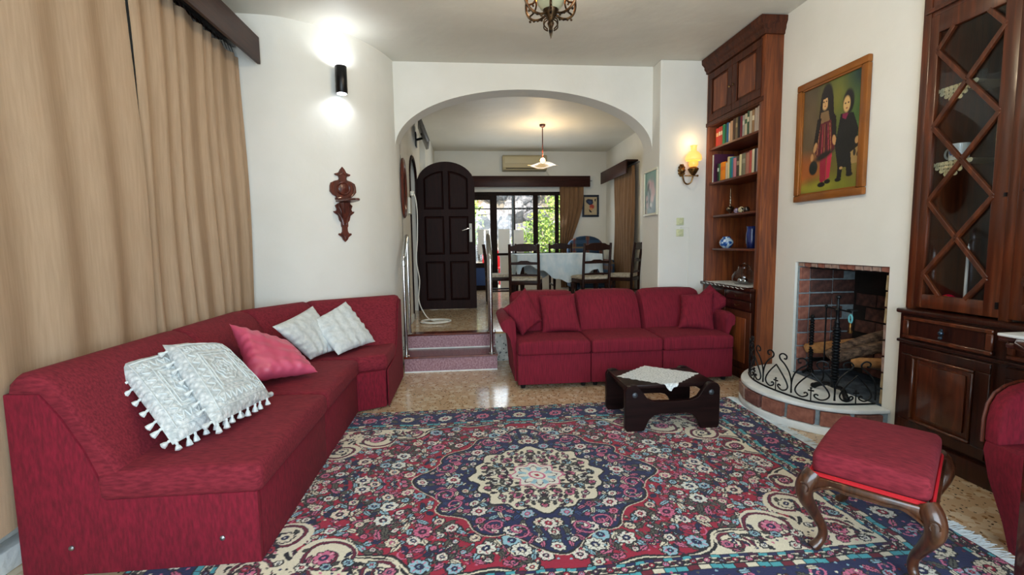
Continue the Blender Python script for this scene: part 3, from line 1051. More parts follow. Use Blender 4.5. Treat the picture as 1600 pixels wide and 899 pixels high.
# crocheted pair with tassels
def tassel_pillow(label, corners, th, seed, sides):
    lo = Vector((sum(c[0] for c in corners) / 4, sum(c[1] for c in corners) / 4, min(c[2] for c in corners)))
    t = thing('crochet_cushion', label, 'cushion', tuple(lo), group='white crocheted cushions')
    b, top, nn = pillow(*corners, th, n=22, seed=seed, pinch=0.02, wr=0.003)
    build('cover', b, CROCHET, t, ang=70)
    n = 22
    # raised crochet cords: square frames and loops on the face
    def at(u, v):
        i, j = min(n - 1, int(u * n)), min(n - 1, int(v * n))
        fu, fv = u * n - i, v * n - j
        return (top[i][j] * (1 - fu) * (1 - fv) + top[i + 1][j] * fu * (1 - fv) + top[i][j + 1] * (1 - fu) * fv + top[i + 1][j + 1] * fu * fv) + nn * 0.002
    cb = B()
    for m_ in (0.09, 0.25, 0.29):
        cb.tube([at(m_ + (1 - 2 * m_) * a, m_) for a in [i / 12 for i in range(12)]] + [at(1 - m_, m_ + (1 - 2 * m_) * a) for a in [i / 12 for i in range(12)]] +
                [at(1 - m_ - (1 - 2 * m_) * a, 1 - m_) for a in [i / 12 for i in range(12)]] + [at(m_, 1 - m_ - (1 - 2 * m_) * a) for a in [i / 12 for i in range(12)]], 0.0035, 5, True)
    for e in range(4):
        P = []
        for i in range(49):
            a = 0.13 + 0.74 * i / 48
            w_ = 0.17 + 0.04 * math.sin(2 * PI * i / 48 * 8)
            P.append(at(*[(a, w_), (1 - w_, a), (a, 1 - w_), (w_, a)][e]))
        cb.tube(P, 0.004, 5)
    for r_ in (0.05, 0.10, 0.15):
        cb.tube([at(0.5 + (r_ + 0.012 * math.sin(8 * a)) * math.cos(a), 0.5 + (r_ + 0.012 * math.sin(8 * a)) * math.sin(a)) for a in [2 * PI * i / 40 for i in range(40)]], 0.0035, 5, True)
    build('crochet_cord', cb, COTTON, t)
    rnd = random.Random(seed)
    for e in sides:
        for k in range(8):
            a = (k + 0.5) / 8
            u, v, du, dv = [(a, 0, 0, -1), (1, a, 1, 0), (a, 1, 0, 1), (0, a, -1, 0)][e]
            p = top[int(u * n)][int(v * n)]
            cc = sum([Vector(c) for c in corners], Vector()) / 4
            q = top[int(min(1, max(0, u - du * 0.1)) * n)][int(min(1, max(0, v - dv * 0.1)) * n)]
            d = (p - q)
            d.normalize()
            mt = d.to_track_quat('Z', 'Y').to_matrix()
            l = 0.034 * rnd.uniform(0.85, 1.2)
            build('tassel', B().lathe([(0.004, -0.004), (0.007, 0.004), (0.005, 0.009), (0.011, l * 0.6), (0.015, l), (0.006, l + 0.004)], tuple(p), 7, tilt=mt), COTTON, t)
    return t


tassel_pillow('crocheted white cushion with tassels, the nearer to the camera, half covered', [(-1.25, 2.06, .475), (-1.12, 2.44, .50), (-1.46, 2.62, .78), (-1.62, 2.30, .77)], 0.10, 1, (0, 1, 3))
tassel_pillow('crocheted white cushion with tassels, lying on top of its twin', [(-1.12, 2.14, .52), (-1.06, 2.60, .50), (-1.38, 2.74, .77), (-1.49, 2.44, .83)], 0.11, 2, (0, 1, 3))
simple_pillow('shiny pink satin cushion between the two white pairs on the curved sofa', [(-1.30, 2.86, .50), (-0.99, 3.17, .475), (-1.26, 3.46, .60), (-1.50, 3.12, .82)], 0.17, SATIN, seed=3, pinch=0.13, wr=0.006, n=44, pleat=0.010)
simple_pillow('plain white cushion leaning left behind the other white one', [(-1.18, 3.62, .455), (-1.04, 3.92, .46), (-1.27, 4.02, .81), (-1.36, 3.42, .745)], 0.10, COTTON, 'white cushions in the sofa corner', seed=4, pinch=0.05, wr=0.006, n=36, pleat=0.008)
simple_pillow('plain white cushion with a ruffled edge, nearest the handrails', [(-1.00, 3.70, .465), (-0.80, 4.13, .475), (-1.05, 4.20, .82), (-1.24, 3.84, .71)], 0.10, COTTON, 'white cushions in the sofa corner', seed=5, pinch=0.05, wr=0.006, n=36, pleat=0.008)
G_ = 'red scatter cushions on the straight sofa'
simple_pillow('red cushion standing on one corner against the left armrest', [(0.50, 4.36, .43), (0.70, 4.44, .56), (0.56, 4.60, .87), (0.325, 4.42, .69)], 0.13, VELVET2, G_, seed=6, pinch=0.09, n=30, pleat=0.004)
simple_pillow('square red cushion upright on the left seat', [(0.70, 4.44, .44), (1.08, 4.42, .45), (1.05, 4.60, .80), (0.69, 4.62, .79)], 0.12, VELVET2, G_, seed=7, pinch=0.07, n=30, pleat=0.004)
simple_pillow('red cushion leaning in the right corner, in front of another', [(2.04, 4.42, .455), (2.37, 4.34, .42), (2.44, 4.50, .80), (2.14, 4.60, .76)], 0.12, VELVET2, G_, seed=8, pinch=0.09, n=30, pleat=0.004)
simple_pillow('red cushion tilted over the right armrest, mostly hidden', [(2.30, 4.50, .44), (2.62, 4.46, .70), (2.45, 4.60, .86), (2.22, 4.66, .66)], 0.11, VELVET2, G_, seed=9, pinch=0.09, n=30, pleat=0.004)

# ------------------------------------------------------------- coffee table with lace cloth
ct = thing('coffee_table', 'low dark wooden table with cut-out end boards at the rug edge', 'table', (1.40, 3.28, 0))


def endboard(y0, y1, x0, x1, m):
    w_ = x1 - x0
    def X(a): return x0 + a * w_
    pts = [(X(0), .035), (X(.015), .012), (X(.05), .0), (X(.155), .0), (X(.20), .012), (X(.25), .085), (X(.30), .115), (X(.36), .125), (X(.64), .125), (X(.70), .115), (X(.75), .085), (X(.80), .012), (X(.845), .0), (X(.95), .0), (X(.985), .012), (X(1), .035),
           (X(1), .295), (X(.975), .322), (X(.93), .33), (X(.89), .33), (X(.86), .318), (X(.82), .285), (X(.77), .235), (X(.70), .215), (X(.60), .212), (X(.40), .212), (X(.30), .215), (X(.23), .235), (X(.18), .285), (X(.14), .318), (X(.11), .33), (X(.07), .33), (X(.025), .322), (X(0), .295)]
    return B().prism([p for p in pts], y0, y1, 0.004, 1, ax='y')


build('end_board', endboard(3.045, 3.085, 1.045, 1.715, DARKW), DARKW, ct, ang=30)
build('end_board', endboard(3.485, 3.525, 1.045, 1.715, DARKW), DARKW, ct, ang=30)
build('table_top', B().box(1.06, 1.70, 3.087, 3.483, 0.295, 0.322, 0.005), DARKW, ct)
for x in (1.11, 1.65):
    for y, s_ in ((3.045, 1), (3.525, -1)):
        build('bolt', B().lathe([(0.019, 0), (0.018, 0.006), (0.009, 0.011), (0.0001, 0.012)], (0, 0, 0), 14).moved(Matrix.Translation((x, y, 0.265)) @ Matrix.Rotation(R(90 * s_), 4, 'X')), BOLT, ct)
    build('side_rail', B().box(x - .012, x + .012, 3.085, 3.485, 0.245, 0.294), DARKW, ct)
# the doily: square turned cornerwise, one corner hanging over the front edge
n = 30
P = []
ctr = Vector((1.375, 3.30, 0))
for i in range(n + 1):
    row = []
    for j in range(n + 1):
        a, b_ = (i / n - 0.5), (j / n - 0.5)
        x = ctr.x + (a - b_) * 0.31
        y = ctr.y + (a + b_) * 0.27
        e = max(abs(a), abs(b_)) * 2
        sc_ = 1 + 0.03 * math.sin(28 * math.atan2(b_, a)) * (e > 0.93)
        x = ctr.x + (x - ctr.x) * sc_
        y = ctr.y + (y - ctr.y) * sc_
        z = 0.3245 + 0.0012 * math.sin(40 * a) * math.sin(37 * b_)
        yf = 3.082
        if y < yf:
            dd = yf - y
            z = 0.3245 - dd * 0.93 if dd > 0.01 else 0.3245 - dd * 0.5
            y = yf - 0.004 - dd * 0.25
        row.append((x, y, z))
    P.append(row)
build('lace_doily', B().grid(P), LACE, label='white lace doily laid cornerwise on the low dark table', cat='doily', ang=80)

# ------------------------------------------------------------- footstool
fs = thing('footstool', 'red-topped wooden footstool with curved carved legs on the rug', 'stool', (0, 0, 0))
fs.location = (1.725, 1.795, 0)
fs['_w'] = [0, 0, 0]
# local frame: long side along x, short side along y
SL, SW = 0.375, 0.57
cu = seat_cushion([(-SL / 2, -SW / 2), (SL / 2, -SW / 2), (SL / 2, SW / 2), (-SL / 2, SW / 2)], .335, .425, 0.028, 0.022)
build('seat_cushion', cu, VELVET_LIT, fs, world=False)
build('piping', B().tube([(-SL / 2 + .0, -SW / 2 - .002, .337), (SL / 2, -SW / 2 - .002, .337), (SL / 2 + .002, -SW / 2, .337), (SL / 2 + .002, SW / 2, .337), (-SL / 2, SW / 2 + .002, .337), (-SL / 2 - .002, SW / 2, .337), (-SL / 2 - .002, -SW / 2, .337)], 0.009, 6, True), M('red_braid', '#B0101E', rough=0.7), fs, world=False)


def rail(L_, n=24):
    """serpentine apron seen face on: bottom edge dips in the middle"""
    top, pts = 0.33, []
    for i in range(n + 1):
        u = i / n * 2 - 1
        z = 0.298 - 0.040 * (abs(u) ** 4) + (-0.016 * math.exp(-(u * 6) ** 2)) + 0.010 * math.cos(3 * PI * u) * (1 - abs(u))
        pts.append((u * L_ / 2, z))
    return pts + [(L_ / 2, top), (-L_ / 2, top)]


for sg in (-1, 1):
    build('apron', B().prism(rail(SL - 0.02), sg * (SW / 2 + 0.004) - 0.014, sg * (SW / 2 + 0.004) + 0.014, 0.004, 1, ax='y'), STOOLW, fs, world=False, ang=50)
    build('apron', B().prism(rail(SW - 0.02, 16), sg * (SL / 2 + 0.004) - 0.014, sg * (SL / 2 + 0.004) + 0.014, 0.004, 1, ax='x'), STOOLW, fs, world=False, ang=50)
    # carved moulding along the lower edge
    pts = [(x, sg * (SW / 2 + 0.02), z + 0.008) for x, z in rail(SL - 0.02)[:-2]]
    build('moulding', B().tube(pts, 0.006, 6), STOOLW, fs, world=False)
for sx in (-1, 1):
    for sy in (-1, 1):
        P = catmull([(sx * (SL / 2 - .012), sy * (SW / 2 - .012), .335), (sx * (SL / 2 + .012), sy * (SW / 2 + .010), .29), (sx * (SL / 2 + .014), sy * (SW / 2 + .012), .24),
                     (sx * (SL / 2 - .012), sy * (SW / 2 - .022), .17), (sx * (SL / 2 - .04), sy * (SW / 2 - .055), .10), (sx * (SL / 2 - .04), sy * (SW / 2 - .055), .05), (sx * (SL / 2 - .015), sy * (SW / 2 - .025), .012)], 4)
        rr = [0.034, 0.036, 0.037, 0.037, 0.036, 0.035, 0.034, 0.033, 0.031, 0.029, 0.027, 0.025, 0.023, 0.021, 0.020, 0.019, 0.018, 0.018, 0.018, 0.018, 0.018, 0.018, 0.020, 0.022, 0.020]
        lg = build('leg', B().tube(P, rr[:len(P)], 10), STOOLW, fs, world=False, ang=60)
        # scroll rosette on the knee
        c = Vector((sx * (SL / 2 + .012), sy * (SW / 2 + .042), .282))
        sp = [c + Vector((math.cos(a) * (0.004 + 0.0022 * a), 0, math.sin(a) * (0.004 + 0.0022 * a))) for a in [i * 0.6 for i in range(15)]]
        build('scroll', B().tube(sp, 0.004, 5), STOOLW, lg, world=False)
fs.scale = (1, 1, 1.03)
fs.rotation_euler = (0, 0, R(-50))
fs['_w'] = list(fs.location)

# ------------------------------------------------------------- rug (pattern woven into vertex colours, mirrored about both axes)
RX, RY, RW, RL = 0.36, 2.53, 3.52, 2.28
ST = 0.004
nx_, ny_ = int(RW / 2 / ST), int(RL / 2 / ST)
qx = (np.arange(nx_) + 0.5) * ST
qy = (np.arange(ny_) + 0.5) * ST
QX, QY = np.meshgrid(qx, qy, indexing='ij')


def C3(h):
    return np.array(hexc(h)[:3], dtype=np.float32)


CR, NV, CM, PK, DK, LB, GR, BG, TQ, WH, PU = (C3(h) for h in ('#9C1034', '#131E50', '#DDD5BE', '#C8688A', '#120F1A', '#93BCCB', '#55554A', '#6B0D28', '#46A0AC', '#E0DED2', '#3F1238'))
img = np.zeros((nx_, ny_, 3), dtype=np.float32)
img[:] = CR
hw, hl = RW / 2, RL / 2
BW = 0.37
fx, fy = hw - BW, hl - BW


def paint(mask, c):
    img[mask] = c


def sub(x, y, r):
    i0, i1 = max(0, int((x - r) / ST)), min(nx_, int((x + r) / ST) + 2)
    j0, j1 = max(0, int((y - r) / ST)), min(ny_, int((y + r) / ST) + 2)
    return slice(i0, i1), slice(j0, j1)


def disc(x, y, r, c):
    if x + r < 0 or y + r < 0 or x - r > hw or y - r > hl:
        return
    s = sub(x, y, r)
    m = (QX[s] - x) ** 2 + (QY[s] - y) ** 2 < r * r
    img[s][m] = c


def flower(x, y, r, n, c1, c2, c3, rot=0.0, out=DK):
    s = sub(x, y, r * 1.25)
    dx, dy = QX[s] - x, QY[s] - y
    d = np.sqrt(dx * dx + dy * dy)
    a = np.arctan2(dy, dx) + rot
    e = r * (0.78 + 0.22 * np.abs(np.cos(a * n / 2)))
    v = img[s]
    v[d < e + 0.007] = out
    v[d < e] = c1
    v[(d < e * 0.86) & (np.abs(np.sin(a * n / 2)) < 0.22) & (d > r * 0.35)] = c3
    v[d < r * 0.46] = out
    v[d < r * 0.36] = c2
    v[d < r * 0.15] = c1


def leaf(x, y, l, w, a, c, out=DK):
    s = sub(x, y, l)
    dx, dy = QX[s] - x, QY[s] - y
    u = dx * math.cos(a) + dy * math.sin(a)
    t = -dx * math.sin(a) + dy * math.cos(a)
    ser = 1 + 0.18 * np.sin(u * 420)
    e = w * np.clip(1 - (u / (l / 2)) ** 2, 0, 1) ** 0.75 * ser
    v = img[s]
    v[(np.abs(t) < e + 0.005) & (np.abs(u) < l / 2 + .004)] = out
    v[(np.abs(t) < e)] = c
    v[(np.abs(t) < 0.0025) & (np.abs(u) < l / 2)] = out


def stroke(P, r, c):
    P = catmull([(p[0], p[1], 0) for p in P], 8)
    for i in range(len(P) - 1):
        k = max(1, int((P[i + 1] - P[i]).length / 0.003))
        for q in range(k):
            p = P[i].lerp(P[i + 1], q / k)
            disc(p.x, p.y, r, c)


def spiral(x, y, r, a0, turns, w, c, sgn=1, fill=None):
    if fill is not None:
        disc(x, y, r * 1.02, fill)
    n = int(26 * turns)
    P = []
    for i in range(n + 1):
        f = i / n
        rr = r * (1 - 0.82 * f)
        P.append((x + rr * math.cos(a0 + sgn * f * turns * 2 * PI), y + rr * math.sin(a0 + sgn * f * turns * 2 * PI)))
    for i in range(n):
        k = 3
        for q in range(k):
            disc(P[i][0] * (1 - q / k) + P[i + 1][0] * q / k, P[i][1] * (1 - q / k) + P[i + 1][1] * q / k, w, c)


rr_ = random.Random(12)


def spray(x, y, L_, a, cur, cs, cl):
    """a thin curved stem with small leaves to both sides and a bud at its tip"""
    n_ = int(L_ / 0.003)
    for i in range(n_):
        a += cur * 0.003
        x += 0.003 * math.cos(a)
        y += 0.003 * math.sin(a)
        if x > hw or y > hl:
            return
        disc(x, y, 0.0032, cs)
        if i % 8 == 7:
            s_ = 1 if (i // 8) % 2 else -1
            leaf(x + .013 * math.cos(a + s_), y + .013 * math.sin(a + s_), .024, .0055, a + .7 * s_, cl)
    disc(x, y, 0.011, DK)
    disc(x, y, 0.008, cl)
    disc(x, y, 0.003, cs)


# lobed boundary of the cream corner pieces
ang_ = np.arctan2(QY / fy, QX / fx)
rad = np.sqrt((QX / fx) ** 2 + (QY / fy) ** 2)
edge = 1.03 + 0.055 * np.cos(ang_ * 16) + 0.03 * np.cos(ang_ * 8 + 1)
corner = rad > edge
paint(np.abs(rad - edge) < 0.022, DK)
paint((np.abs(rad - edge) < 0.006), CM)
paint(corner & (np.abs(rad - edge) >= 0.022), CM)


def scatter(n, ok, spacing, fn, tries=4000):
    pts = []
    t = 0
    while len(pts) < n and t < tries:
        t += 1
        x, y = rr_.uniform(0, hw), rr_.uniform(0, hl)
        if ok(x, y) and all((x - a) ** 2 + (y - b) ** 2 > spacing ** 2 for a, b in pts):
            pts.append((x, y))
            fn(x, y)
    return pts


def rnd_c(x, y):
    e = 1.03 + 0.055 * math.cos(math.atan2(y / fy, x / fx) * 16) + 0.03 * math.cos(math.atan2(y / fy, x / fx) * 8 + 1)
    return math.hypot(x / fx, y / fy), e


def medal(a, r):
    return r * (1 + 0.09 * abs(math.cos(4 * a)) ** 0.6 * 1 + 0.07 * math.cos(4 * a) + 0.05 * math.cos(12 * a))


def in_medal(x, y, r):
    return math.hypot(x, y) < medal(math.atan2(y, x), r)


def in_field(x, y):
    a, e = rnd_c(x, y)
    return a < e - 0.05 and x < fx - .02 and y < fy - .02 and not in_medal(x, y, 0.59)


def in_corner(x, y):
    a, e = rnd_c(x, y)
    return a > e + 0.05 and x < fx - .03 and y < fy - .03


# field vines, leaves and flowers
for k in range(70):
    x, y = rr_.uniform(0, fx), rr_.uniform(0, fy)
    if in_field(x, y):
        spiral(x, y, rr_.uniform(.04, .10), rr_.uniform(0, 6), 1.3, 0.0038, rr_.choice([DK, PU, GR, PK]), rr_.choice([-1, 1]))
for k in range(95):
    x, y = rr_.uniform(0, fx), rr_.uniform(0, fy)
    if in_field(x, y):
        spray(x, y, rr_.uniform(.08, .2), rr_.uniform(0, 6.28), rr_.uniform(-14, 14), rr_.choice([DK, NV, GR]), rr_.choice([LB, WH, GR, PK, CM]))
scatter(200, in_field, 0.034, lambda x, y: leaf(x, y, rr_.uniform(.04, .075), rr_.uniform(.009, .015), rr_.uniform(0, PI), [GR, LB, PK, NV, CM, GR][rr_.randint(0, 5)]))
scatter(90, in_field, 0.075, lambda x, y: flower(x, y, rr_.choice([.013, .016, .02, .026, .032, .044]), rr_.choice([6, 8, 8]), [WH, CM, LB, WH, PK][rr_.randint(0, 4)], [PK, NV, CR, PU][rr_.randint(0, 3)], [PK, GR, LB, CR][rr_.randint(0, 3)], rr_.uniform(0, 1)))
scatter(400, in_field, 0.035, lambda x, y: disc(x, y, 0.006, [PK, CM, LB, DK][rr_.randint(0, 3)]) if rr_.random() < .8 else None)
# corner scrollwork
for k in range(300):
    x, y = rr_.uniform(0.3, fx), rr_.uniform(0.2, fy)
    if in_corner(x, y):
        leaf(x, y, rr_.uniform(.03, .06), .008, rr_.uniform(0, PI), [GR, PK, DK, NV][rr_.randint(0, 3)])
for x, y, r, a0, sg in ((0.98, 0.60, .13, 2.4, 1), (1.18, 0.44, .11, 0.5, -1), (1.26, 0.66, .09, 3.5, 1), (0.74, 0.70, .075, 0.2, -1), (1.30, 0.22, .075, 1.5, 1), (1.06, 0.72, .05, 4.0, -1), (1.33, 0.52, .05, 1.0, 1)):
    spiral(x, y, r, a0, 1.5, 0.0095, PU, sg, fill=CM)
    spiral(x, y, r, a0, 1.5, 0.0045, [NV, BG][int(r * 100) % 2], sg)
    for k in range(int(r * 60)):
        an, q = rr_.uniform(0, 6.28), rr_.uniform(.4, 0.8) * r
        leaf(x + q * math.cos(an), y + q * math.sin(an), 0.035, 0.007, an + 1.2, [GR, PK, NV][k % 3])
    flower(x, y, r * 0.34, 8, PK if sg > 0 else CM, NV, WH)
scatter(46, in_corner, 0.085, lambda x, y: flower(x, y, rr_.uniform(.014, .026), 6, [PK, WH, LB, CR][rr_.randint(0, 3)], [NV, CR][rr_.randint(0, 1)], GR))
scatter(420, in_corner, 0.024, lambda x, y: disc(x, y, 0.0065, [DK, PK, NV, GR][rr_.randint(0, 3)]))
# medallion
A = np.arctan2(QY, QX)
D_ = np.hypot(QX, QY)
MM = lambda r: r * (1 + 0.09 * np.abs(np.cos(4 * A)) ** 0.6 + 0.07 * np.cos(4 * A) + 0.05 * np.cos(12 * A))
paint(D_ < MM(0.57), CM)
paint(D_ < MM(0.565), DK)
paint(D_ < MM(0.553), NV)


def in_navy(x, y):
    return in_medal(x, y, 0.535) and not in_medal(x, y, 0.36)


for k in range(60):
    x, y = rr_.uniform(0, .7), rr_.uniform(0, .7)
    if in_navy(x, y):
        spray(x, y, rr_.uniform(.05, .1), rr_.uniform(0, 6.28), rr_.uniform(-18, 18), rr_.choice([PK, LB, CM]), rr_.choice([LB, WH, GR, PK]))
scatter(130, in_navy, 0.034, lambda x, y: leaf(x, y, rr_.uniform(.04, .065), .010, rr_.uniform(0, PI), [GR, LB, PK, CM, C3('#27457E')][rr_.randint(0, 4)]))
scatter(44, in_navy, 0.070, lambda x, y: flower(x, y, rr_.choice([.014, .018, .024, .034]), 8, [WH, PK, CM, LB][rr_.randint(0, 3)], [NV, CR, PK][rr_.randint(0, 2)], [CR, GR, PK][rr_.randint(0, 2)]))
for a in (0.0, PI / 4, PI / 2):
    for r_ in (0.46, 0.63):
        flower(r_ * math.cos(a), r_ * math.sin(a), 0.04 if r_ < .5 else .03, 8, WH, CR, PK)
for a in (PI / 8, 3 * PI / 8):
    for sg in (-1, 1):
        spiral(0.52 * math.cos(a + sg * .1), 0.52 * math.sin(a + sg * .1), 0.055, a, 1.3, 0.009, PU, sg)
        spiral(0.52 * math.cos(a + sg * .1), 0.52 * math.sin(a + sg * .1), 0.055, a, 1.3, 0.004, PK, sg)
r2 = 0.35 * (1 + 0.05 * np.cos(16 * A) + 0.03 * np.cos(8 * A))
paint(D_ < r2 + 0.012, DK)
paint(D_ < r2, CM)


def in_cream(x, y):
    return 0.13 < math.hypot(x, y) < 0.325


for k in range(3):
    for j in range(5):
        a, r_ = (j + 0.5 * (k % 2)) / 4 * PI / 2, (0.19, 0.245, 0.305)[k]
        flower(r_ * math.cos(a), r_ * math.sin(a), (0.022, 0.026, 0.018)[k], 8, [PK, WH, LB][(j + k) % 3], [CR, NV][k % 2], GR)
scatter(90, in_cream, 0.028, lambda x, y: leaf(x, y, .034, .007, rr_.uniform(0, PI), [GR, GR, DK, PK, PU][rr_.randint(0, 4)]))
paint(D_ < 0.135 * (1 + .12 * np.cos(8 * A)), PK)
paint(D_ < 0.125 * (1 + .12 * np.cos(8 * A)), WH)
paint((np.abs(D_ - 0.088 * (1 + .25 * np.cos(8 * A))) < .0045), PU)
paint((D_ < 0.10) & (D_ > .055) & (np.abs(np.sin(4 * A)) > .8), LB)
paint(D_ < 0.045, PK)
paint(D_ < 0.032, WH)
paint(D_ < 0.014, CR)
# borders
EX, EY = hw - QX, hl - QY
E = np.minimum(EX, EY)
T = np.where(EX < EY, QY, QX)


def band(a, b_, c):
    paint((E >= a) & (E < b_), c)


band(0, BW, NV)
band(0, 0.012, BG)
band(0.012, 0.018, DK)


def blocks(a, b_, per, cs):
    k = (np.floor(T / per).astype(int)) % len(cs)
    for q, c in enumerate(cs):
        paint((E >= a) & (E < b_) & (k == q), c)
    paint((E >= a) & (E < b_) & (np.mod(T / per, 1) < .12), DK)


blocks(0.018, 0.034, 0.036, [TQ, BG, CM, NV])
band(0.034, 0.039, DK)
# narrow flowered guard
for (a, b_, base) in ((0.039, 0.073, CM), (0.318, 0.352, CM)):
    band(a, b_, base)
    m_ = (a + b_) / 2
    for side in (0, 1):
        Lm = (hw if side == 0 else hl)
        k = 0
        t = 0.0
        while t < Lm - 0.02:
            x, y = (t, hl - m_) if side == 0 else (hw - m_, t)
            if k % 2 == 0:
                flower(x, y, 0.013, 6, [CR, PK, PU][(k // 2) % 3], [CM, LB][(k // 2) % 2], NV)
            else:
                leaf(x, y, .026, .006, 0.6 if k % 4 == 1 else -0.6, [GR, BG][(k // 2) % 2])
            k += 1
            t += 0.029
band(0.073, 0.078, DK)
band(0.313, 0.318, DK)
blocks(0.078, 0.092, 0.034, [TQ, CM, GR, BG])
blocks(0.352, 0.366, 0.040, [TQ, NV, TQ, NV, PU])
band(0.366, 0.371, DK)
blocks(0.287, 0.313, 0.048, [TQ, TQ, BG, CM])
band(0.282, 0.287, DK)
band(0.092, 0.097, DK)
mid = 0.194
for side in (0, 1):
    Lm = (hw if side == 0 else hl) - 0.10
    k = 0
    t = 0.0
    while t < Lm:
        f = lambda u, e: ((u, hl - e) if side == 0 else (hw - e, u))
        if k % 2 == 0:
            x, y = f(t, mid)
            flower(x, y, 0.050, 10, [CM, PK, WH][(k // 2) % 3], [CR, NV][(k // 2) % 2], GR)
            for sg in (-1, 1):
                x, y = f(t + sg * .085, mid + sg * .03)
                leaf(x, y, .07, .013, (0.7 * sg if side == 0 else PI / 2 + .7 * sg), [PK, GR][(k // 2) % 2])
        else:
            for sg in (-1, 1):
                x, y = f(t + .012 * sg, mid + sg * .04)
                spiral(x, y, 0.036, (k * 1.3) % 6, 1.2, 0.0045, PK, sg)
                x, y = f(t, mid + sg * .072)
                leaf(x, y, .05, .010, (0.0 if side == 0 else PI / 2), [LB, CM][(k // 2) % 2])
            x, y = f(t, mid)
            flower(x, y, 0.024, 8, LB, CR, PK)
        k += 1
        t += 0.138
scatter(420, lambda x, y: 0.10 < min(hw - x, hl - y) < 0.288, 0.034, lambda x, y: disc(x, y, 0.006, [PK, GR, LB, CM, BG][rr_.randint(0, 4)]) if rr_.random() < .9 else None)
full = np.concatenate([img[::-1], img], 0)
full = np.concatenate([full[:, ::-1], full], 1)
# the slight wander and soft wear of a hand-woven pile
nX, nY = full.shape[:2]
xs = (np.arange(nX) + 0.5) * ST - hw + ST * 0
ys = (np.arange(nY) + 0.5) * ST - hl
GX, GY = np.meshgrid(xs, ys, indexing='ij')
wob = 0.006 * np.sin(GX * 9 + 1) + 0.004 * np.sin(GY * 14 + 2)
si = np.clip(((GX + hw + 0.008 * np.sin(GY * 11) + 0.004 * np.sin(GY * 37)) / ST).astype(int), 0, nX - 1)
sj = np.clip(((GY + hl + 0.007 * np.sin(GX * 8 + .5) + 0.003 * np.sin(GX * 31)) / ST).astype(int), 0, nY - 1)
full = full[si, sj]
rs = np.random.RandomState(5)
full = full * (1 + 0.16 * (rs.rand(nX, nY, 1).astype(np.float32) - 0.5))
hz = 0.011 + 0.0012 * rs.rand(nX, nY).astype(np.float32)
hz[:2] = hz[-2:] = 0.002
hz[:, :2] = hz[:, -2:] = 0.002
PP = np.stack([GX + RX, GY + RY + 0.006 * np.sin(GX * 3.0), hz], 2)
rug = thing('persian_rug', 'large patterned red, navy and cream carpet with a central medallion', 'rug', (RX, RY, 0))
colmesh('woven_pile', PP, full, vmat('rug_pile', 0.95, 0.5, (420, 420, 420), sheen=0.1, var=0.14), parent=rug)
fr_ = B()
rf = random.Random(2)
for k in range(520):
    y = RY - hl + 0.01 + (RL - 0.02) * k / 519
    for sg in (-1, 1):
        if sg == -1:
            continue
        x = RX + sg * hw
        l = rf.uniform(0.05, 0.085)
        dy = rf.uniform(-0.02, 0.02)
        fr_.tube([(x - sg * .004, y, 0.006), (x + sg * l * 0.5, y + dy * .4, 0.005 + rf.uniform(0, .004)), (x + sg * l, y + dy, 0.003)], 0.0022, 4)
build('fringe', fr_, COTTON, rug, kind='stuff')

# ------------------------------------------------------------- bookcase
bc = thing('bookcase', 'tall reddish wooden bookcase between the white wall and the fireplace', 'bookcase', (2.62, 4.46, 0))
BX, BY0, BY1 = 2.56, 3.985, 4.945
build('side_panel', B().box(BX, 2.735, BY0 - .012, BY0 + 0.022, 0.0, 3.06, 0.003), BOOKW, bc)
build('front_stile', B().box(BX - 0.004, BX + 0.02, BY0 - .014, BY0 + 0.05, 0.86, 3.06, 0.003), BOOKW, bc)
build('side_panel', B().box(BX + 0.02, 2.93, BY0 + .024, BY0 + 0.045, 0.0, 3.06), BOOKW, bc)
build('side_panel', B().box(BX, 2.93, BY1 - 0.045, BY1 + 0.012, 0.0, 3.06, 0.003), BOOKW, bc)
build('back_panel', B().box(2.90, 2.92, BY0 + 0.02, BY1, 0.0, 3.06), BOOKW, bc)
for z in (2.255, 1.90):
    build('shelf', B().box(BX + .01, 2.90, BY0 + 0.045, BY1 - 0.04, z - .014, z + .006, 0.002), BOOKWY, bc)
for z in (1.555, 1.215):
    sh = [(2.90, BY0 + .045), (BX + .03, BY0 + .045), (BX + .012, BY0 + .12), (BX - .005, 4.46), (BX + .012, BY1 - .14), (BX + .05, BY1 - .075), (BX + .10, BY1 - .045), (2.90, BY1 - .045)]
    build('shelf', B().prism(sh, z - .014, z + .006, 0.003, 1), BOOKWY, bc)
build('shelf', B().box(BX, 2.90, BY0 + 0.045, BY1 - 0.04, 2.485, 2.51, 0.003), BOOKWY, bc)
build('lower_moulding', B().box(BX - .012, BX + .01, BY0 - .012, BY1 + .01, 2.49, 2.53, 0.004), BOOKD, bc)
for k in range(2):
    y0 = BY0 + 0.03 + k * 0.455
    y1 = y0 + 0.45
    d = build('door', B().box(BX + .002, BX + .02, y0, y1, 2.535, 3.02, 0.002), BOOKD, bc)
    f = B()
    for a, b_, c_, e in ((y0, y1, 2.535, 2.60), (y0, y1, 2.955, 3.02), (y0, y0 + .075, 2.60, 2.955), (y1 - .075, y1, 2.60, 2.955)):
        f.box(BX - .012, BX + .002, a, b_, c_, e, 0.003, 1)
    build('door_frame', f, BOOKD, d)
    build('raised_panel', B().box(BX - .006, BX + .004, y0 + .095, y1 - .095, 2.62, 2.935, 0.005, 1), BOOKW, d)
    build('knob', B().ball((BX - .022, y1 - .03 if k == 0 else y0 + .03, 2.77), 0.010, 8), BRASS, d)
cp = [(0, 3.03), (-.02, 3.035), (-.022, 3.055), (-.04, 3.075), (-.042, 3.10), (-.07, 3.13), (-.072, 3.172), (.08, 3.172), (.08, 3.03)]
rings = []
ya, yb = BY0 - .012, BY1 + .010
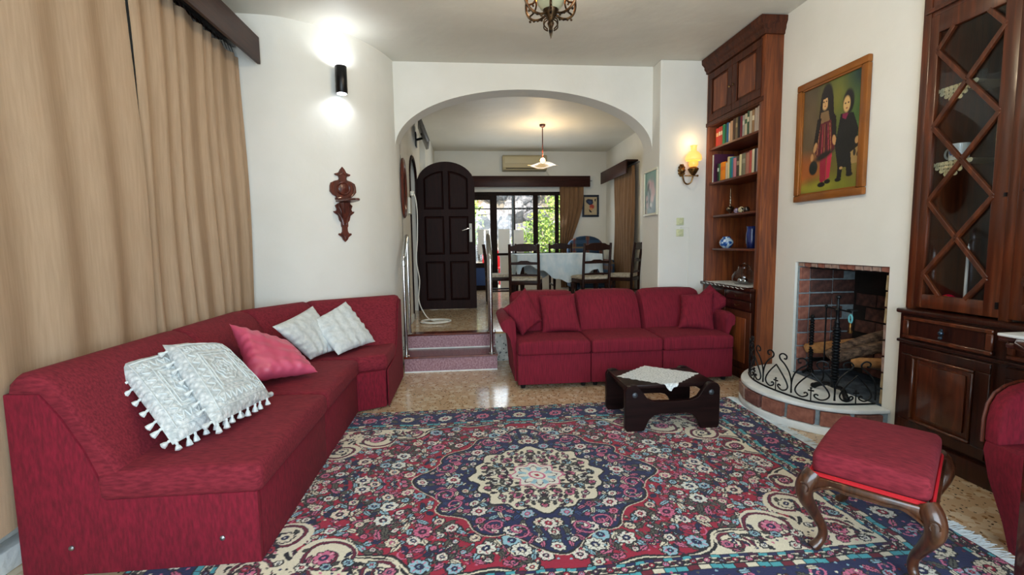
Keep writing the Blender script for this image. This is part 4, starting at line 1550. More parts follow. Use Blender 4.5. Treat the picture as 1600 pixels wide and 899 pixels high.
for (xf, yf) in ((1, 0),):
    r1 = [(BX + a, ya + a * 0.6, z) for a, z in cp]
    r2_ = [(BX + a, yb, z) for a, z in cp]
    build('cornice', B().rings([r1, r2_]), BOOKD, bc, ang=30)
    e1 = [(BX + a, ya + a * 0.6, z) for a, z in cp[:7]]
    e2 = [(2.735, ya + a * 0.6, z) for a, z in cp[:7]]
    build('cornice_return', B().rings([e1, e2]), BOOKD, bc, ang=30)
# lower cabinet with marble-dark top, drawers and door
build('counter', B().box(BX - .035, 2.90, BY0 + .04, BY1 + .012, 0.835, 0.865, 0.006), CABD, bc)
build('lower_carcass', B().box(BX - .005, 2.90, BY0 + .045, BY1 - .045, 0.06, 0.835), CABD, bc)
build('plinth', B().box(BX - .02, 2.90, BY0 + .04, BY1, 0.0, 0.09, 0.004), BOOKD, bc)
for k in range(2):
    y0 = BY0 + 0.06 + k * 0.43
    y1 = y0 + 0.41
    for z0, z1 in ((0.745, 0.82), (0.655, 0.735)):
        d = build('drawer', B().box(BX - .022, BX - .004, y0, y1, z0, z1, 0.006, 2), CABD, bc)
        build('handle', B().tube([(BX - .024, (y0 + y1) / 2 - .04, (z0 + z1) / 2), (BX - .04, (y0 + y1) / 2, (z0 + z1) / 2 - .008), (BX - .024, (y0 + y1) / 2 + .04, (z0 + z1) / 2)], 0.004, 6), BRASS, d)
    d = build('door', B().box(BX - .018, BX - .004, y0, y1, 0.10, 0.64, 0.004), BOOKD, bc)
    build('raised_panel', B().box(BX - .028, BX - .018, y0 + .06, y1 - .06, 0.16, 0.58, 0.006), BOOKW, d)

# the white lace runner on the counter
P = []
for i in range(30):
    y = 4.10 + 0.80 * i / 29
    row = []
    for j in range(9):
        x = 2.82 - 0.30 * j / 8
        z = 0.868
        if j == 8:
            x, z = 2.518, 0.862 - 0.016 * abs(math.sin(i * 1.1))
        row.append((x, y, z + 0.001 * math.sin(i)))
    P.append(row)
build('lace_runner', B().grid(P), LACE, label='white lace runner on the bookcase counter below the shelves', cat='runner', ang=80)

# books
def book(y, t, h, d, z, c, lab, grp, lean=0.0, x=None, band=None):
    x0 = (BX + 0.035) if x is None else x
    o = thing('book', lab, 'book', (x0, y, z), group=grp)
    m = M('cloth_' + c.strip('#'), c, rough=0.6)
    th = 0.0022
    b_ = B().box(x0, x0 + d, y, y + th, z, z + h).box(x0, x0 + d, y + t - th, y + t, z, z + h)
    b_.prism([(x0 + .003, y), (x0 - .004, y + t * .25), (x0 - .006, y + t * .5), (x0 - .004, y + t * .75), (x0 + .003, y + t)], z, z + h)
    build('cover', b_, m, o)
    build('pages', B().box(x0 + .003, x0 + d - .004, y + th, y + t - th, z + .003, z + h - .004), PAGE, o, False)
    if band:
        build('spine_label', B().prism([(x0 + .002, y + .001), (x0 - .0045, y + t * .25), (x0 - .0068, y + t * .5), (x0 - .0045, y + t * .75), (x0 + .002, y + t - .001)], z + h * .55, z + h * .75), M('label_' + band.strip('#'), band, rough=0.6), o)
    return o


PAGE = M('paper', '#CFC6AE', rough=0.9)
row1 = [(.045, .185, '#B8281A', 'bright red thick', '#D9A070'), (.032, .19, '#B5352A', 'red with a pale label', '#D8C7A8'), (.030, .19, '#A8392C', 'brick-red', '#CDBB9A'),
        (.040, .195, '#0F7A4B', 'bright green', None), (.022, .185, '#1D4A35', 'dark green', None), (.034, .195, '#1C5A86', 'blue', None), (.020, .185, '#C9B79A', 'narrow cream', None), (.038, .195, '#B98E6B', 'tan', None),
        (.040, .205, '#4A3426', 'dark brown', None), (.030, .205, '#6B5A40', 'olive brown', '#94805A'), (.034, .205, '#191516', 'black', None), (.030, .20, '#6A1526', 'maroon', None), (.030, .195, '#8E8C84', 'grey', '#B9B4A4'),
        (.034, .20, '#B5A98C', 'beige', '#3E5A3C'), (.026, .215, '#2F4A34', 'mottled dark green', '#C0B89C'), (.034, .205, '#A79C86', 'stone-coloured', None), (.032, .205, '#8C6A48', 'brown and cream', '#CFC2A2'), (.036, .21, '#A3958A', 'grey-beige', None), (.036, .215, '#B5A79B', 'pale pinkish grey', None)]
y = 4.83
tot_ = sum(r[0] + .003 for r in row1)
for k, (t, h, c, nm_, bd) in enumerate(row1):
    t *= 0.76 / tot_
    y -= t + .003
    prev = row1[k - 1][3] if k else None
    lab = 'upper-shelf %s book %s' % (nm_, ('at the left end of its row' if k == 0 else 'right of the %s one' % prev))
    book(y, t, h, 0.13, 2.2615, c, lab, 'books on the upper shelf', band=bd)
row2 = [(.024, .285, '#B8C2BE', 'tall pale grey', None), (.016, .29, '#4A1A3A', 'tall thin purple', None)]
y = 4.885
for k, (t, h, c, nm_, bd) in enumerate(row2):
    y -= t + .003
    book(y, t, h, 0.21, 1.9065, c, 'lower-shelf %s book at the left end' % nm_, 'books on the lower shelf', band=bd)
o = thing('book', 'large dusty pink book lying against the back behind the orange one', 'book', (2.70, 4.70, 1.9065), group='books on the lower shelf')
build('cover', B().box(2.86, 2.89, 4.36, 4.80, 1.9065, 2.20, 0.003), M('dusty_pink', '#A4666A', rough=0.6), o)
build('spine_label', B().box(2.856, 2.861, 4.42, 4.74, 1.95, 2.15), M('dusty_pink_pale', '#B88480', rough=0.6), o)
row3 = [(.028, .18, '#12261F', 'very dark green', '#A9B8B0'), (.018, .175, '#276B45', 'thin green', None), (.075, .18, '#D9820F', 'orange', '#D06A10'), (.024, .165, '#B9AE93', 'short cream', None), (.030, .215, '#C9B98A', 'straw-coloured', None),
        (.026, .20, '#1C7C6E', 'teal', None), (.018, .20, '#2A6E8A', 'slate blue', None), (.044, .185, '#B0707A', 'rose', None), (.036, .195, '#3D332B', 'dark mottled', '#8F7F68'), (.030, .20, '#C4B98E', 'light yellow', None), (.048, .20, '#6E6B56', 'grey-green', '#8B8772'),
        (.044, .195, '#9C6A58', 'terracotta', None), (.030, .205, '#A5473F', 'rusty red', None), (.030, .21, '#BFB598', 'ivory', None), (.022, .21, '#2B2A2C', 'thin black', None), (.020, .205, '#9A8E95', 'mauve-grey', None)]
y = 4.785
tot_ = sum(r[0] + .003 for r in row3)
for k, (t, h, c, nm_, bd) in enumerate(row3):
    t *= 0.71 / tot_
    y -= t + .003
    lab = 'lower-shelf %s book %s' % (nm_, ('in front of the large pink one' if k == 0 else 'right of the %s one' % row3[k - 1][3]))
    book(y, t, h, 0.12, 1.9065, c, lab, 'books on the lower shelf', band=bd)

# ornaments on the bookcase
CER = M('blue_white_ceramic', '#B9CFE0', '#1F4F92', s=(28, 28, 28), rough=0.2, detail=1, lo=0.48, hi=0.54, coat=0.4)
COB = M('cobalt_glaze', '#101C4A', '#23387E', s=(20, 20, 8), rough=0.2, coat=0.5)
DKCH = M('brown_glaze', '#1D1512', '#3A2A22', s=(30, 30, 30), rough=0.2, coat=0.4)
SILV = M('aged_silver', '#7E786C', '#B8B0A0', s=(60, 60, 60), rough=0.25, metal=1.0)
build('rosewater_sprinkler', B().lathe([(.022, 0), (.024, .004), (.010, .014), (.012, .022), (.036, .042), (.042, .058), (.034, .076), (.012, .088), (.008, .10), (.011, .106), (.007, .112), (.010, .13), (.006, .136), (.009, .16), (.005, .166), (.008, .19), (.0045, .196), (.006, .22), (.004, .225), (.005, .27), (.002, .275)], (2.70, 4.70, 1.5615), 16), SILV, label='silver long-necked sprinkler bottle on the shelf under the books', cat='bottle')
for k, (yy, m_, lab, r_) in enumerate(((4.515, M('lilac_glaze', '#5A4A6E', '#A79CB4', s=(50, 50, 50), rough=.25), 'small lilac pot, left of three in a row', .026), (4.435, M('cream_pattern_glaze', '#3A2E22', '#C9BC98', s=(60, 60, 60), rough=.25, lo=.45, hi=.5), 'small cream patterned pot, the middle of three', .030), (4.345, DKCH, 'small dark brown pot, right of three in a row', .028))):
    build('little_pot', B().lathe([(r_ * .6, 0), (r_, r_ * .6), (r_ * 1.05, r_ * 1.1), (r_ * .85, r_ * 1.7), (r_ * .5, r_ * 1.9), (r_ * .55, r_ * 2.05), (r_ * .2, r_ * 2.1)], (2.66, yy, 1.5615), 14), m_, label=lab, cat='pot', group='three little pots')
build('round_vase', B().lathe([(.036, 0), (.040, .004), (.062, .028), (.070, .056), (.060, .086), (.040, .102), (.038, .112), (.044, .118), (.036, .116), (.034, .10)], (2.68, 4.72, 1.2215), 22), CER, label='round blue and white vase on the lowest open shelf', cat='vase')
build('tall_vase', B().lathe([(.034, 0), (.040, .006), (.052, .05), (.054, .13), (.046, .175), (.048, .20), (.054, .208), (.044, .205), (.04, .17)], (2.70, 4.31, 1.2215), 22), COB, label='tall cobalt blue vase at the right of the lowest open shelf', cat='vase')
gb = thing('glass_jar', 'clear round glass jar holding two silver balls on the lace runner', 'jar', (2.70, 4.42, 0.870))
build('bowl', B().lathe([(.05, 0.001), (.08, .004), (.108, .04), (.115, .075), (.098, .115), (.062, .145), (.058, .175), (.062, .18)], (2.70, 4.42, 0.870), 26), BOWLG, gb, ang=80)
build('lid', B().lathe([(.056, .178), (.04, .192), (.012, .198), (.014, .212), (.001, .22)], (2.70, 4.42, 0.870), 20), BOWLG, gb, ang=80)
for dy in (-.036, .036):
    build('silver_ball', B().ball((2.69, 4.42 + dy, 0.905), 0.031, 16), CHROME, label='shiny silver ball inside the clear glass jar, the %s one' % ('right' if dy < 0 else 'left'), cat='ball', group='silver balls in the glass jar')

# ------------------------------------------------------------- glazed cabinet on the right
cb = thing('display_cabinet', 'dark glazed wall cabinet with diamond lattice doors right of the fireplace', 'cabinet', (2.9, 1.7, 0))
CX, CY0, CY1 = 2.70, 0.75, 2.675
# lower part
build('plinth', B().box(2.635, 3.2, CY0, CY1, 0.0, 0.115, 0.006), CABD, cb)
build('base_carcass', B().box(2.665, 3.2, CY0, CY1, 0.115, 0.845), CABD, cb)
build('counter', B().box(2.632, 3.2, CY0, CY1 + .004, 0.845, 0.872, 0.008), CABD, cb)
build('waist_moulding', B().box(2.642, 2.668, CY0, CY1, 0.665, 0.685, 0.006), CABD, cb)
for y1 in (2.655, 2.09, 1.52):
    y0 = y1 - 0.53
    d = build('drawer', B().box(2.652, 2.667, y0 + .01, y1 - .02, 0.695, 0.83), CABD, cb)
    f = B()
    for a, b_, c_, e in ((y0 + .01, y1 - .02, .695, .718), (y0 + .01, y1 - .02, .807, .83), (y0 + .01, y0 + .045, .718, .807), (y1 - .055, y1 - .02, .718, .807)):
        f.box(2.638, 2.653, a, b_, c_, e, 0.005, 1)
    build('drawer_frame', f, CABW, d)
    build('pull', B().ball((2.630, (y0 + y1) / 2, .765), 0.014, 10).box(2.628, 2.636, (y0 + y1) / 2 - .007, (y0 + y1) / 2 + .007, .735, .79, 0.003).ball((2.628, (y0 + y1) / 2, .738), 0.011, 8), M('blackened_steel', '#3C4A58', rough=.3, metal=.8), d)
    d = build('door', B().box(2.652, 2.667, y0 + .01, y1 - .02, 0.135, 0.655, 0.003), CABW, cb)
    f = B()
    for a, b_, c_, e in ((y0 + .01, y1 - .02, .135, .20), (y0 + .01, y1 - .02, .60, .655), (y0 + .01, y0 + .085, .20, .60), (y1 - .095, y1 - .02, .20, .60)):
        f.box(2.642, 2.653, a, b_, c_, e, 0.004, 1)
    build('door_frame', f, CABD, d)
    g = B()
    for a, b_, c_, e in ((y0 + .085, y1 - .095, .20, .216), (y0 + .085, y1 - .095, .584, .60), (y0 + .085, y0 + .101, .216, .584), (y1 - .111, y1 - .095, .216, .584)):
        g.box(2.632, 2.653, a, b_, c_, e, 0.005, 1)
    build('door_moulding', g, CABW, d)
    build('raised_panel', B().box(2.640, 2.653, y0 + .125, y1 - .135, .24, .56, 0.010, 2), CABW, d)
# upper part: carcass
build('side_panel', B().box(2.695, 3.2, 2.63, 2.678, 0.872, 3.17, 0.003), CABW, cb)
build('side_panel', B().box(2.72, 3.2, CY0, CY0 + .03, 0.872, 3.17), CABW, cb)
build('back_panel', B().box(3.17, 3.2, CY0, 2.63, 0.872, 3.17), CABI, cb)
build('top_rail', B().box(2.70, 2.73, CY0, 2.64, 2.56, 2.60, 0.003), CABW, cb)
build('top_moulding', B().box(2.685, 2.70, CY0, 2.66, 2.585, 2.61, 0.004), CABW, cb)
build('inner_partition', B().box(2.74, 3.17, 2.13, 2.15, 0.872, 2.58), CABI, cb)
for zz in (2.15, 1.73, 1.29):
    build('glass_shelf', B().box(2.76, 3.16, 2.16, 2.62, zz - .006, zz), PANE, cb)
for y1 in (2.635, 2.12, 1.60):
    y0 = y1 - 0.47
    d = build('glazed_door', B().box(2.697, 2.722, y0, y0 + .075, .885, 2.56, 0.003).box(2.697, 2.722, y1 - .055, y1, .885, 2.56, 0.003).box(2.697, 2.722, y0 + .075, y1 - .055, .885, .965, 0.003).box(2.697, 2.722, y0 + .075, y1 - .055, 2.46, 2.56, 0.003), CABW, cb)
    a0, a1, c0, c1 = y0 + .07, y1 - .05, .96, 2.465
    build('glass_pane', B().box(2.712, 2.715, a0, a1, c0, c1), PANE, d, False)
    ym = (a0 + a1) / 2
    stp = 0.425
    segs = []
    for k in range(-1, 5):
        zz = 0.872 + stp * k
        segs += [((ym, zz), (a0, zz + stp / 2)), ((ym, zz), (a1, zz + stp / 2)), ((a0, zz + stp / 2), (ym, zz + stp)), ((a1, zz + stp / 2), (ym, zz + stp))]
    for (ya_, za_), (yb_, zb_) in segs:
        # clip to the opening
        if za_ > zb_:
            ya_, za_, yb_, zb_ = yb_, zb_, ya_, za_
        if zb_ <= c0 or za_ >= c1:
            continue
        if za_ < c0:
            t = (c0 - za_) / (zb_ - za_); ya_, za_ = ya_ + (yb_ - ya_) * t, c0
        if zb_ > c1:
            t = (c1 - za_) / (zb_ - za_); yb_, zb_ = ya_ + (yb_ - ya_) * t, c1
        dy, dz = yb_ - ya_, zb_ - za_
        L_ = math.hypot(dy, dz)
        ny2, nz2 = -dz / L_ * .012, dy / L_ * .012
        build('lattice_bar', B().prism([(ya_ + ny2, za_ + nz2), (yb_ + ny2, zb_ + nz2), (yb_ - ny2, zb_ - nz2), (ya_ - ny2, za_ - nz2)], 2.694, 2.716, 0.003, 1, ax='x'), CABW, d, False)
build('centre_stile', B().box(2.697, 2.725, 2.12, 2.165, .872, 2.58, 0.003), CABW, cb)
build('centre_stile', B().box(2.697, 2.725, 1.60, 1.645, .872, 2.58, 0.003), CABW, cb)
for y1 in (2.64, 2.12, 1.60):
    y0 = y1 - 0.47
    d = build('upper_door', B().box(2.70, 2.722, y0, y1, 2.61, 3.14, 0.003), CABW, cb)
    build('raised_panel', B().box(2.69, 2.70, y0 + .07, y1 - .07, 2.68, 3.07, 0.008, 2), CABD, d)
build('hinge', B().box(2.688, 2.697, 2.166, 2.176, 1.50, 1.52).box(2.688, 2.697, 2.166, 2.176, .93, .965), BLACK, cb)
build('door_catch', B().box(2.685, 2.697, 2.07, 2.09, 1.515, 1.53), BLACK, cb)
# contents of the cabinet
DOIL = M('cream_crochet', '#CFC69E', '#A89F78', s=(120, 120, 120), rough=.95)


def doily_corner(z, y0, y1, lab):
    """scalloped crochet corner hanging over the front of a shelf"""
    b_ = B()
    ym = (y0 + y1) / 2
    n_ = 9
    for r_ in range(4):
        kk = n_ - 2 * r_
        for i in range(kk):
            yy = ym + (i - (kk - 1) / 2) * 0.026
            b_.lathe([(0.0005, -0.002), (0.013, -0.002), (0.013, 0.002), (0.0005, 0.002)], (0, 0, 0), 10)
            m_ = 10 * 4
            vs = b_.v[-m_:]
            b_.v[-m_:] = [(2.752 + p[2], yy + p[0], z - 0.010 - r_ * 0.020 + p[1]) for p in vs]
    b_.box(2.755, 3.05, y0, y1, z + .001, z + .003)
    build('crochet_doily', b_, DOIL, label=lab, cat='doily')


doily_corner(2.152, 2.42, 2.60, 'cream crocheted doily hanging over the top glass shelf in the cabinet')
doily_corner(1.732, 2.42, 2.60, 'cream crocheted doily under the mug in the cabinet')
mg = thing('mug', 'white mug with a blue and brown picture in the glazed cabinet', 'mug', (2.82, 2.53, 1.737))
MUGW = M('white_glaze', '#BFC6C0', rough=.15, coat=.5)
build('cup', B().lathe([(.040, 0), (.046, .003), (.047, .09), (.048, .094), (.043, .094), (.042, .01), (.0001, .008)], (2.82, 2.53, 1.737), 24), MUGW, mg, label='white glazed cup')
build('handle', B().tube([(2.815, 2.578 + .028 * math.sin(a), 1.784 - .030 * math.cos(a)) for a in [PI * i / 10 for i in range(11)]], 0.006, 8), MUGW, mg)
dec = B()
for a0, a1, z0, z1 in ((2.9, 3.3, .03, .07), (3.3, 3.7, .02, .05), (2.75, 2.95, .04, .06)):
    rr = [[(2.82 + .0478 * math.cos(a0 + (a1 - a0) * i / 5), 2.53 + .0478 * math.sin(a0 + (a1 - a0) * i / 5), 1.737 + z) for i in range(6)] for z in (z0, z1)]
    dec.grid(rr)
build('painted_picture', dec, M('mug_print', '#3B5A8C', '#7A4A3A', s=(60, 60, 60), rough=.2, lo=.48, hi=.52), mg)
for k, (x, y, r_, h, lab) in enumerate(((2.85, 2.30, .028, .11, 'tall clear glass on the top cabinet shelf, the rightmost'), (2.90, 2.38, .024, .14, 'narrow clear glass on the top cabinet shelf, next to the rightmost'), (2.86, 2.47, .022, .07, 'short clear glass on the top cabinet shelf, above the doily'))):
    build('drinking_glass', B().lathe([(r_ * .8, 0), (r_ * .8, .006), (r_, h), (r_ * .93, h), (r_ * .74, .01), (.0001, .009)], (x, y, 2.153), 16), thin_glass('glass_%d' % k, tint=(.75, .82, .9, 1)), label=lab, cat='glass', group='glasses on the top cabinet shelf')
build('saucer', B().lathe([(.03, 0), (.034, .004), (.062, .016), (.064, .018), (.03, .008), (.0001, .007)], (2.88, 2.28, 1.291), 20), M('pale_green_glaze', '#A9B89A', rough=.2), label='pale green saucer on the lower glass shelf of the cabinet', cat='saucer')
cdk = thing('candlestick', 'thin white candle in a dark holder at the bottom of the cabinet', 'candle', (2.82, 2.44, .873))
build('candle', B().lathe([(.008, .07), (.007, .37), (.002, .378), (.001, .39)], (2.82, 2.44, .873), 10), M('white_wax', '#C9CCCB', rough=.4), cdk)
build('holder', B().lathe([(.05, 0), (.052, .006), (.016, .016), (.012, .05), (.026, .06), (.026, .072), (.009, .072)], (2.82, 2.44, .873), 14), BLACK, cdk)
gl = thing('glass_ornament', 'small red and amber glass ball ornament at the bottom of the cabinet', 'ornament', (2.80, 2.52, .873))
build('ball', B().ball((2.80, 2.515, .925), .045, 18), M('red_amber_glass', '#B01030', '#D99A20', s=(16, 16, 16), rough=.1, coat=1.0, lo=.45, hi=.6), gl)
build('base', B().lathe([(.03, 0), (.034, .006), (.022, .012), (.016, .02)], (2.80, 2.515, .873), 14), BLACK, gl)
rc = random.Random(8)
for k, (dy, c, nm_) in enumerate(((.055, '#C23A22', 'red'), (.072, '#D98A30', 'orange'), (.062, '#BFC6D8', 'pale blue'), (.088, '#A82A50', 'crimson'))):
    build('glass_sweet', B().ball((2.775 + .012 * (k % 2), 2.505 + dy * .6 + k * .008, .873 + .009 + .012 * (k == 2)), .0105, 8, 1.3), M('sweet_' + nm_, c, rough=.1, coat=1), label='tiny %s glass sweet beside the red glass ball' % nm_, cat='ornament', group='tiny glass sweets in the cabinet')

# ------------------------------------------------------------- paintings
def raster(n, m):
    return np.zeros((n, m, 3), dtype=np.float32)


class Canvas:
    """n columns (left to right), m rows (top to bottom); coordinates 0..1"""
    def __init__(s, w, h, step=0.004):
        s.n, s.m = int(w / step), int(h / step)
        s.X, s.Y = np.meshgrid((np.arange(s.n) + .5) / s.n, (np.arange(s.m) + .5) / s.m, indexing='ij')
        s.asp = w / h
        s.im = np.zeros((s.n, s.m, 3), dtype=np.float32)

    def grad(s, tl, tr, bl, br):
        c = [C3(q) for q in (tl, tr, bl, br)]
        X, Y = s.X[..., None], s.Y[..., None]
        s.im[:] = c[0] * (1 - X) * (1 - Y) + c[1] * X * (1 - Y) + c[2] * (1 - X) * Y + c[3] * X * Y

    def ell(s, x, y, rx, ry, c, a=0.0, soft=0.12):
        dx, dy = (s.X - x) * s.asp, s.Y - y
        u = dx * math.cos(a) + dy * math.sin(a)
        v = -dx * math.sin(a) + dy * math.cos(a)
        d = np.sqrt((u / (rx * s.asp)) ** 2 + (v / ry) ** 2)
        k = np.clip((1 + soft - d) / (2 * soft), 0, 1)[..., None]
        s.im = s.im * (1 - k) + C3(c) * k

    def poly(s, pts, c, soft=0):
        ins = np.zeros(s.X.shape, bool)
        n = len(pts)
        for i in range(n):
            x1, y1 = pts[i]
            x2, y2 = pts[(i + 1) % n]
            cond = (y1 > s.Y) != (y2 > s.Y)
            with np.errstate(divide='ignore', invalid='ignore'):
                xi = (x2 - x1) * (s.Y - y1) / (y2 - y1 + 1e-12) + x1
            ins ^= cond & (s.X < xi)
        s.im[ins] = C3(c)

    def mottle(s, k, seed=0):
        r = np.random.RandomState(seed)
        f = sum(np.sin(s.X * r.uniform(8, 40) + s.Y * r.uniform(-30, 30) + r.uniform(0, 6)) for _ in range(7)) / 7
        s.im *= (1 + k * f)[..., None]


def hang(name, lab, cat, kind, face, a0, a1, z0, z1, fw, fm, cv, fd=0.03, inner=None, tilt=0.0):
    """kind 'x': on the wall plane x=face looking to -x, left edge at y=a0; kind 'y': on plane y=face looking to -y"""
    n_, m_ = cv.n, cv.m
    P = np.zeros((n_, m_, 3), dtype=np.float32)
    u = (np.arange(n_) / (n_ - 1))[:, None]
    v = (np.arange(m_) / (m_ - 1))[None, :]
    s_ = 1 if a1 > a0 else -1
    ia, ib, iz0, iz1 = a0 + s_ * fw * .85, a1 - s_ * fw * .85, z0 + fw * .85, z1 - fw * .85
    A_ = ia + (ib - ia) * u + 0 * v
    Z_ = iz1 + (iz0 - iz1) * v + 0 * u
    off = face - fd * 0.45
    if kind == 'x':
        P[..., 0], P[..., 1], P[..., 2] = off, A_, Z_
        loc = (face, (a0 + a1) / 2, z0)
    else:
        P[..., 0], P[..., 1], P[..., 2] = A_, off, Z_
        loc = ((a0 + a1) / 2, face, z0)
    t = thing(name, lab, cat, loc)
    colmesh('canvas', P, cv.im, vmat('paint_' + name, 0.45, 0.15, (90, 90, 90), coat=.15), parent=t)
    lo, hi = min(a0, a1), max(a0, a1)
    for (p0, p1, q0, q1) in ((lo, hi, z0, z0 + fw), (lo, hi, z1 - fw, z1), (lo, lo + fw, z0 + fw, z1 - fw), (hi - fw, hi, z0 + fw, z1 - fw)):
        b_ = B()
        if kind == 'x':
            b_.box(face - fd, face - .001, p0, p1, q0, q1, min(.008, fw * .25), 2)
        else:
            b_.box(p0, p1, face - fd, face - .001, q0, q1, min(.008, fw * .25), 2)
        build('frame_side', b_, fm, t)
    if inner:
        w2 = fw * .35
        b_ = B()
        l2, h2, y0_, y1_ = lo + fw - w2 * .3, hi - fw + w2 * .3, z0 + fw - w2 * .3, z1 - fw + w2 * .3
        for (p0, p1, q0, q1) in ((l2, h2, y0_, y0_ + w2), (l2, h2, y1_ - w2, y1_), (l2, l2 + w2, y0_, y1_), (h2 - w2, h2, y0_, y1_)):
            if kind == 'x':
                b_.box(face - fd * .8, face - .001, p0, p1, q0, q1, .003, 1)
            else:
                b_.box(p0, p1, face - fd * .8, face - .001, q0, q1, .003, 1)
        build('frame_slip', b_, inner, t)
    return t


cv = Canvas(0.58, 0.80, 0.0035)
cv.grad('#3A3025', '#2E4A2A', '#7A4520', '#5E6A22')
cv.ell(.12, .35, .35, .35, '#5E4E38', soft=.6)
cv.ell(.95, .25, .40, .38, '#3E5E2C', soft=.5)
cv.ell(.60, .18, .20, .20, '#6A6A28', soft=.8)
cv.ell(.98, .05, .20, .14, '#16302C', soft=.6)
cv.ell(.10, .78, .30, .14, '#9A5524', soft=.5)
cv.ell(.55, .97, .60, .12, '#6E7020', soft=.4)
cv.ell(.30, .93, .25, .04, '#8E8A2A', soft=.6)
cv.ell(.9, .80, .12, .10, '#7A6A30', soft=.6)
cv.mottle(.12, 1)
# the girl on the left
cv.ell(.44, .19, .10, .16, '#18100E', soft=.1)
cv.poly([(.34, .15), (.54, .15), (.58, .45), (.52, .55), (.34, .52), (.30, .40)], '#1A1210')
cv.poly([(.30, .32), (.58, .32), (.62, .60), (.25, .60)], '#1E1412')
cv.ell(.41, .195, .055, .062, '#C9A06A', soft=.15)
cv.ell(.39, .186, .012, .006, '#2A1812'); cv.ell(.432, .186, .012, .006, '#2A1812'); cv.ell(.41, .226, .013, .005, '#8A3A2E'); cv.poly([(.34, .14), (.375, .14), (.37, .25), (.34, .27)], '#18100E'); cv.poly([(.45, .14), (.49, .14), (.49, .27), (.455, .25)], '#18100E'); cv.ell(.41, .205, .006, .012, '#A87E50')
cv.poly([(.35, .10), (.49, .10), (.50, .155), (.34, .165)], '#18100E')
cv.poly([(.345, .27), (.47, .27), (.50, .36), (.33, .38)], '#7A6040')
cv.poly([(.33, .37), (.52, .36), (.60, .62), (.50, .68), (.30, .66), (.26, .60)], '#5A1820')
for k in range(7):
    x = .335 + k * .027
    cv.poly([(x, .38), (x + .008, .38), (x + .012 + (k - 3) * .012, .64), (x + (k - 3) * .012, .64)], ['#9A6A40', '#2A1016', '#A03A48'][k % 3])
cv.poly([(.36, .66), (.47, .66), (.465, .88), (.40, .90), (.37, .88)], '#8E1830')
cv.poly([(.48, .65), (.56, .65), (.53, .86), (.47, .88)], '#B02040')
cv.ell(.40, .915, .065, .022, '#120D0C'); cv.ell(.50, .895, .05, .02, '#120D0C')
cv.poly([(.29, .32), (.36, .32), (.30, .58), (.23, .58)], '#17100F')
cv.poly([(.52, .32), (.60, .34), (.62, .55), (.55, .55)], '#17100F')
cv.ell(.27, .57, .028, .045, '#B98A58', .3); cv.ell(.585, .545, .030, .045, '#B98A58', -.2); cv.ell(.22, .655, .025, .035, '#B08050')
cv.ell(.25, .75, .075, .065, '#121A15')
cv.ell(.42, .66, .16, .03, '#1A1614', -.25, .4)
cv.mottle(.10, 9)
# the smaller girl on the right
cv.poly([(.67, .34), (.86, .36), (.94, .50), (.92, .68), (.86, .80), (.66, .80), (.60, .60)], '#0F1012')
cv.ell(.78, .26, .085, .105, '#141013')
cv.ell(.755, .275, .052, .066, '#C9A468', soft=.15)
cv.ell(.735, .265, .012, .007, '#2A1812'); cv.ell(.78, .265, .012, .007, '#2A1812'); cv.ell(.757, .308, .016, .006, '#8A3A2E')
cv.poly([(.70, .345), (.79, .35), (.75, .40), (.70, .38)], '#7A1840')
cv.ell(.93, .595, .03, .03, '#B08A58')
cv.poly([(.84, .66), (.99, .62), (.99, .78), (.86, .78)], '#9A7E4C'); cv.ell(.90, .69, .02, .03, '#2E2418'); cv.ell(.95, .71, .02, .02, '#3E3220')
cv.poly([(.82, .66), (.99, .60), (.99, .63), (.83, .69)], '#12100E')
cv.poly([(.66, .78), (.73, .78), (.72, .88), (.65, .88)], '#0F0E0E'); cv.poly([(.78, .78), (.86, .78), (.88, .87), (.80, .87)], '#0F0E0E')
cv.ell(.67, .895, .05, .018, '#0D0B0B'); cv.ell(.84, .865, .05, .018, '#0D0B0B')
cv.ell(.71, .80, .025, .012, '#B08A58')
hang('painting', 'gilt-framed oil painting of two dark-haired girls above the fireplace', 'painting', 'x', FX, 3.735, 3.045, 1.60, 2.525, .052, GOLD, cv, .035, inner=GOLD)

cv = Canvas(0.40, 0.42, 0.004)
cv.grad('#4E8A86', '#5E9A94', '#5A7478', '#3E5A60')
cv.ell(.55, .55, .30, .34, '#8E979A', soft=.5)
cv.mottle(.1, 3)
for x, y, rx, ry, c in ((.40, .30, .16, .10, '#C9A9AC'), (.62, .35, .16, .11, '#B7999E'), (.70, .50, .16, .12, '#C4A6A8'), (.62, .64, .13, .09, '#D0B4B4'), (.52, .80, .10, .06, '#D5D6D2'), (.18, .62, .10, .07, '#B9A0A2'), (.22, .78, .12, .10, '#A89498'), (.12, .94, .12, .07, '#9A8E90')):
    cv.ell(x, y, rx, ry, c, soft=.35)
for x, y, rx, ry, a in ((.30, .36, .07, .12, .5), (.42, .52, .04, .12, -.3), (.40, .72, .05, .14, .1), (.22, .70, .03, .04, 0), (.5, .86, .06, .03, .4)):
    cv.ell(x, y, rx, ry, '#1E2A2A', a, soft=.3)
hang('painting', 'small white-framed picture of pale pink blossom on teal, on the arch pier', 'painting', 'x', 2.05, 5.36, 4.975, 1.585, 2.09, .025, M('white_frame', '#D2D0BC', rough=.5), cv, .022)

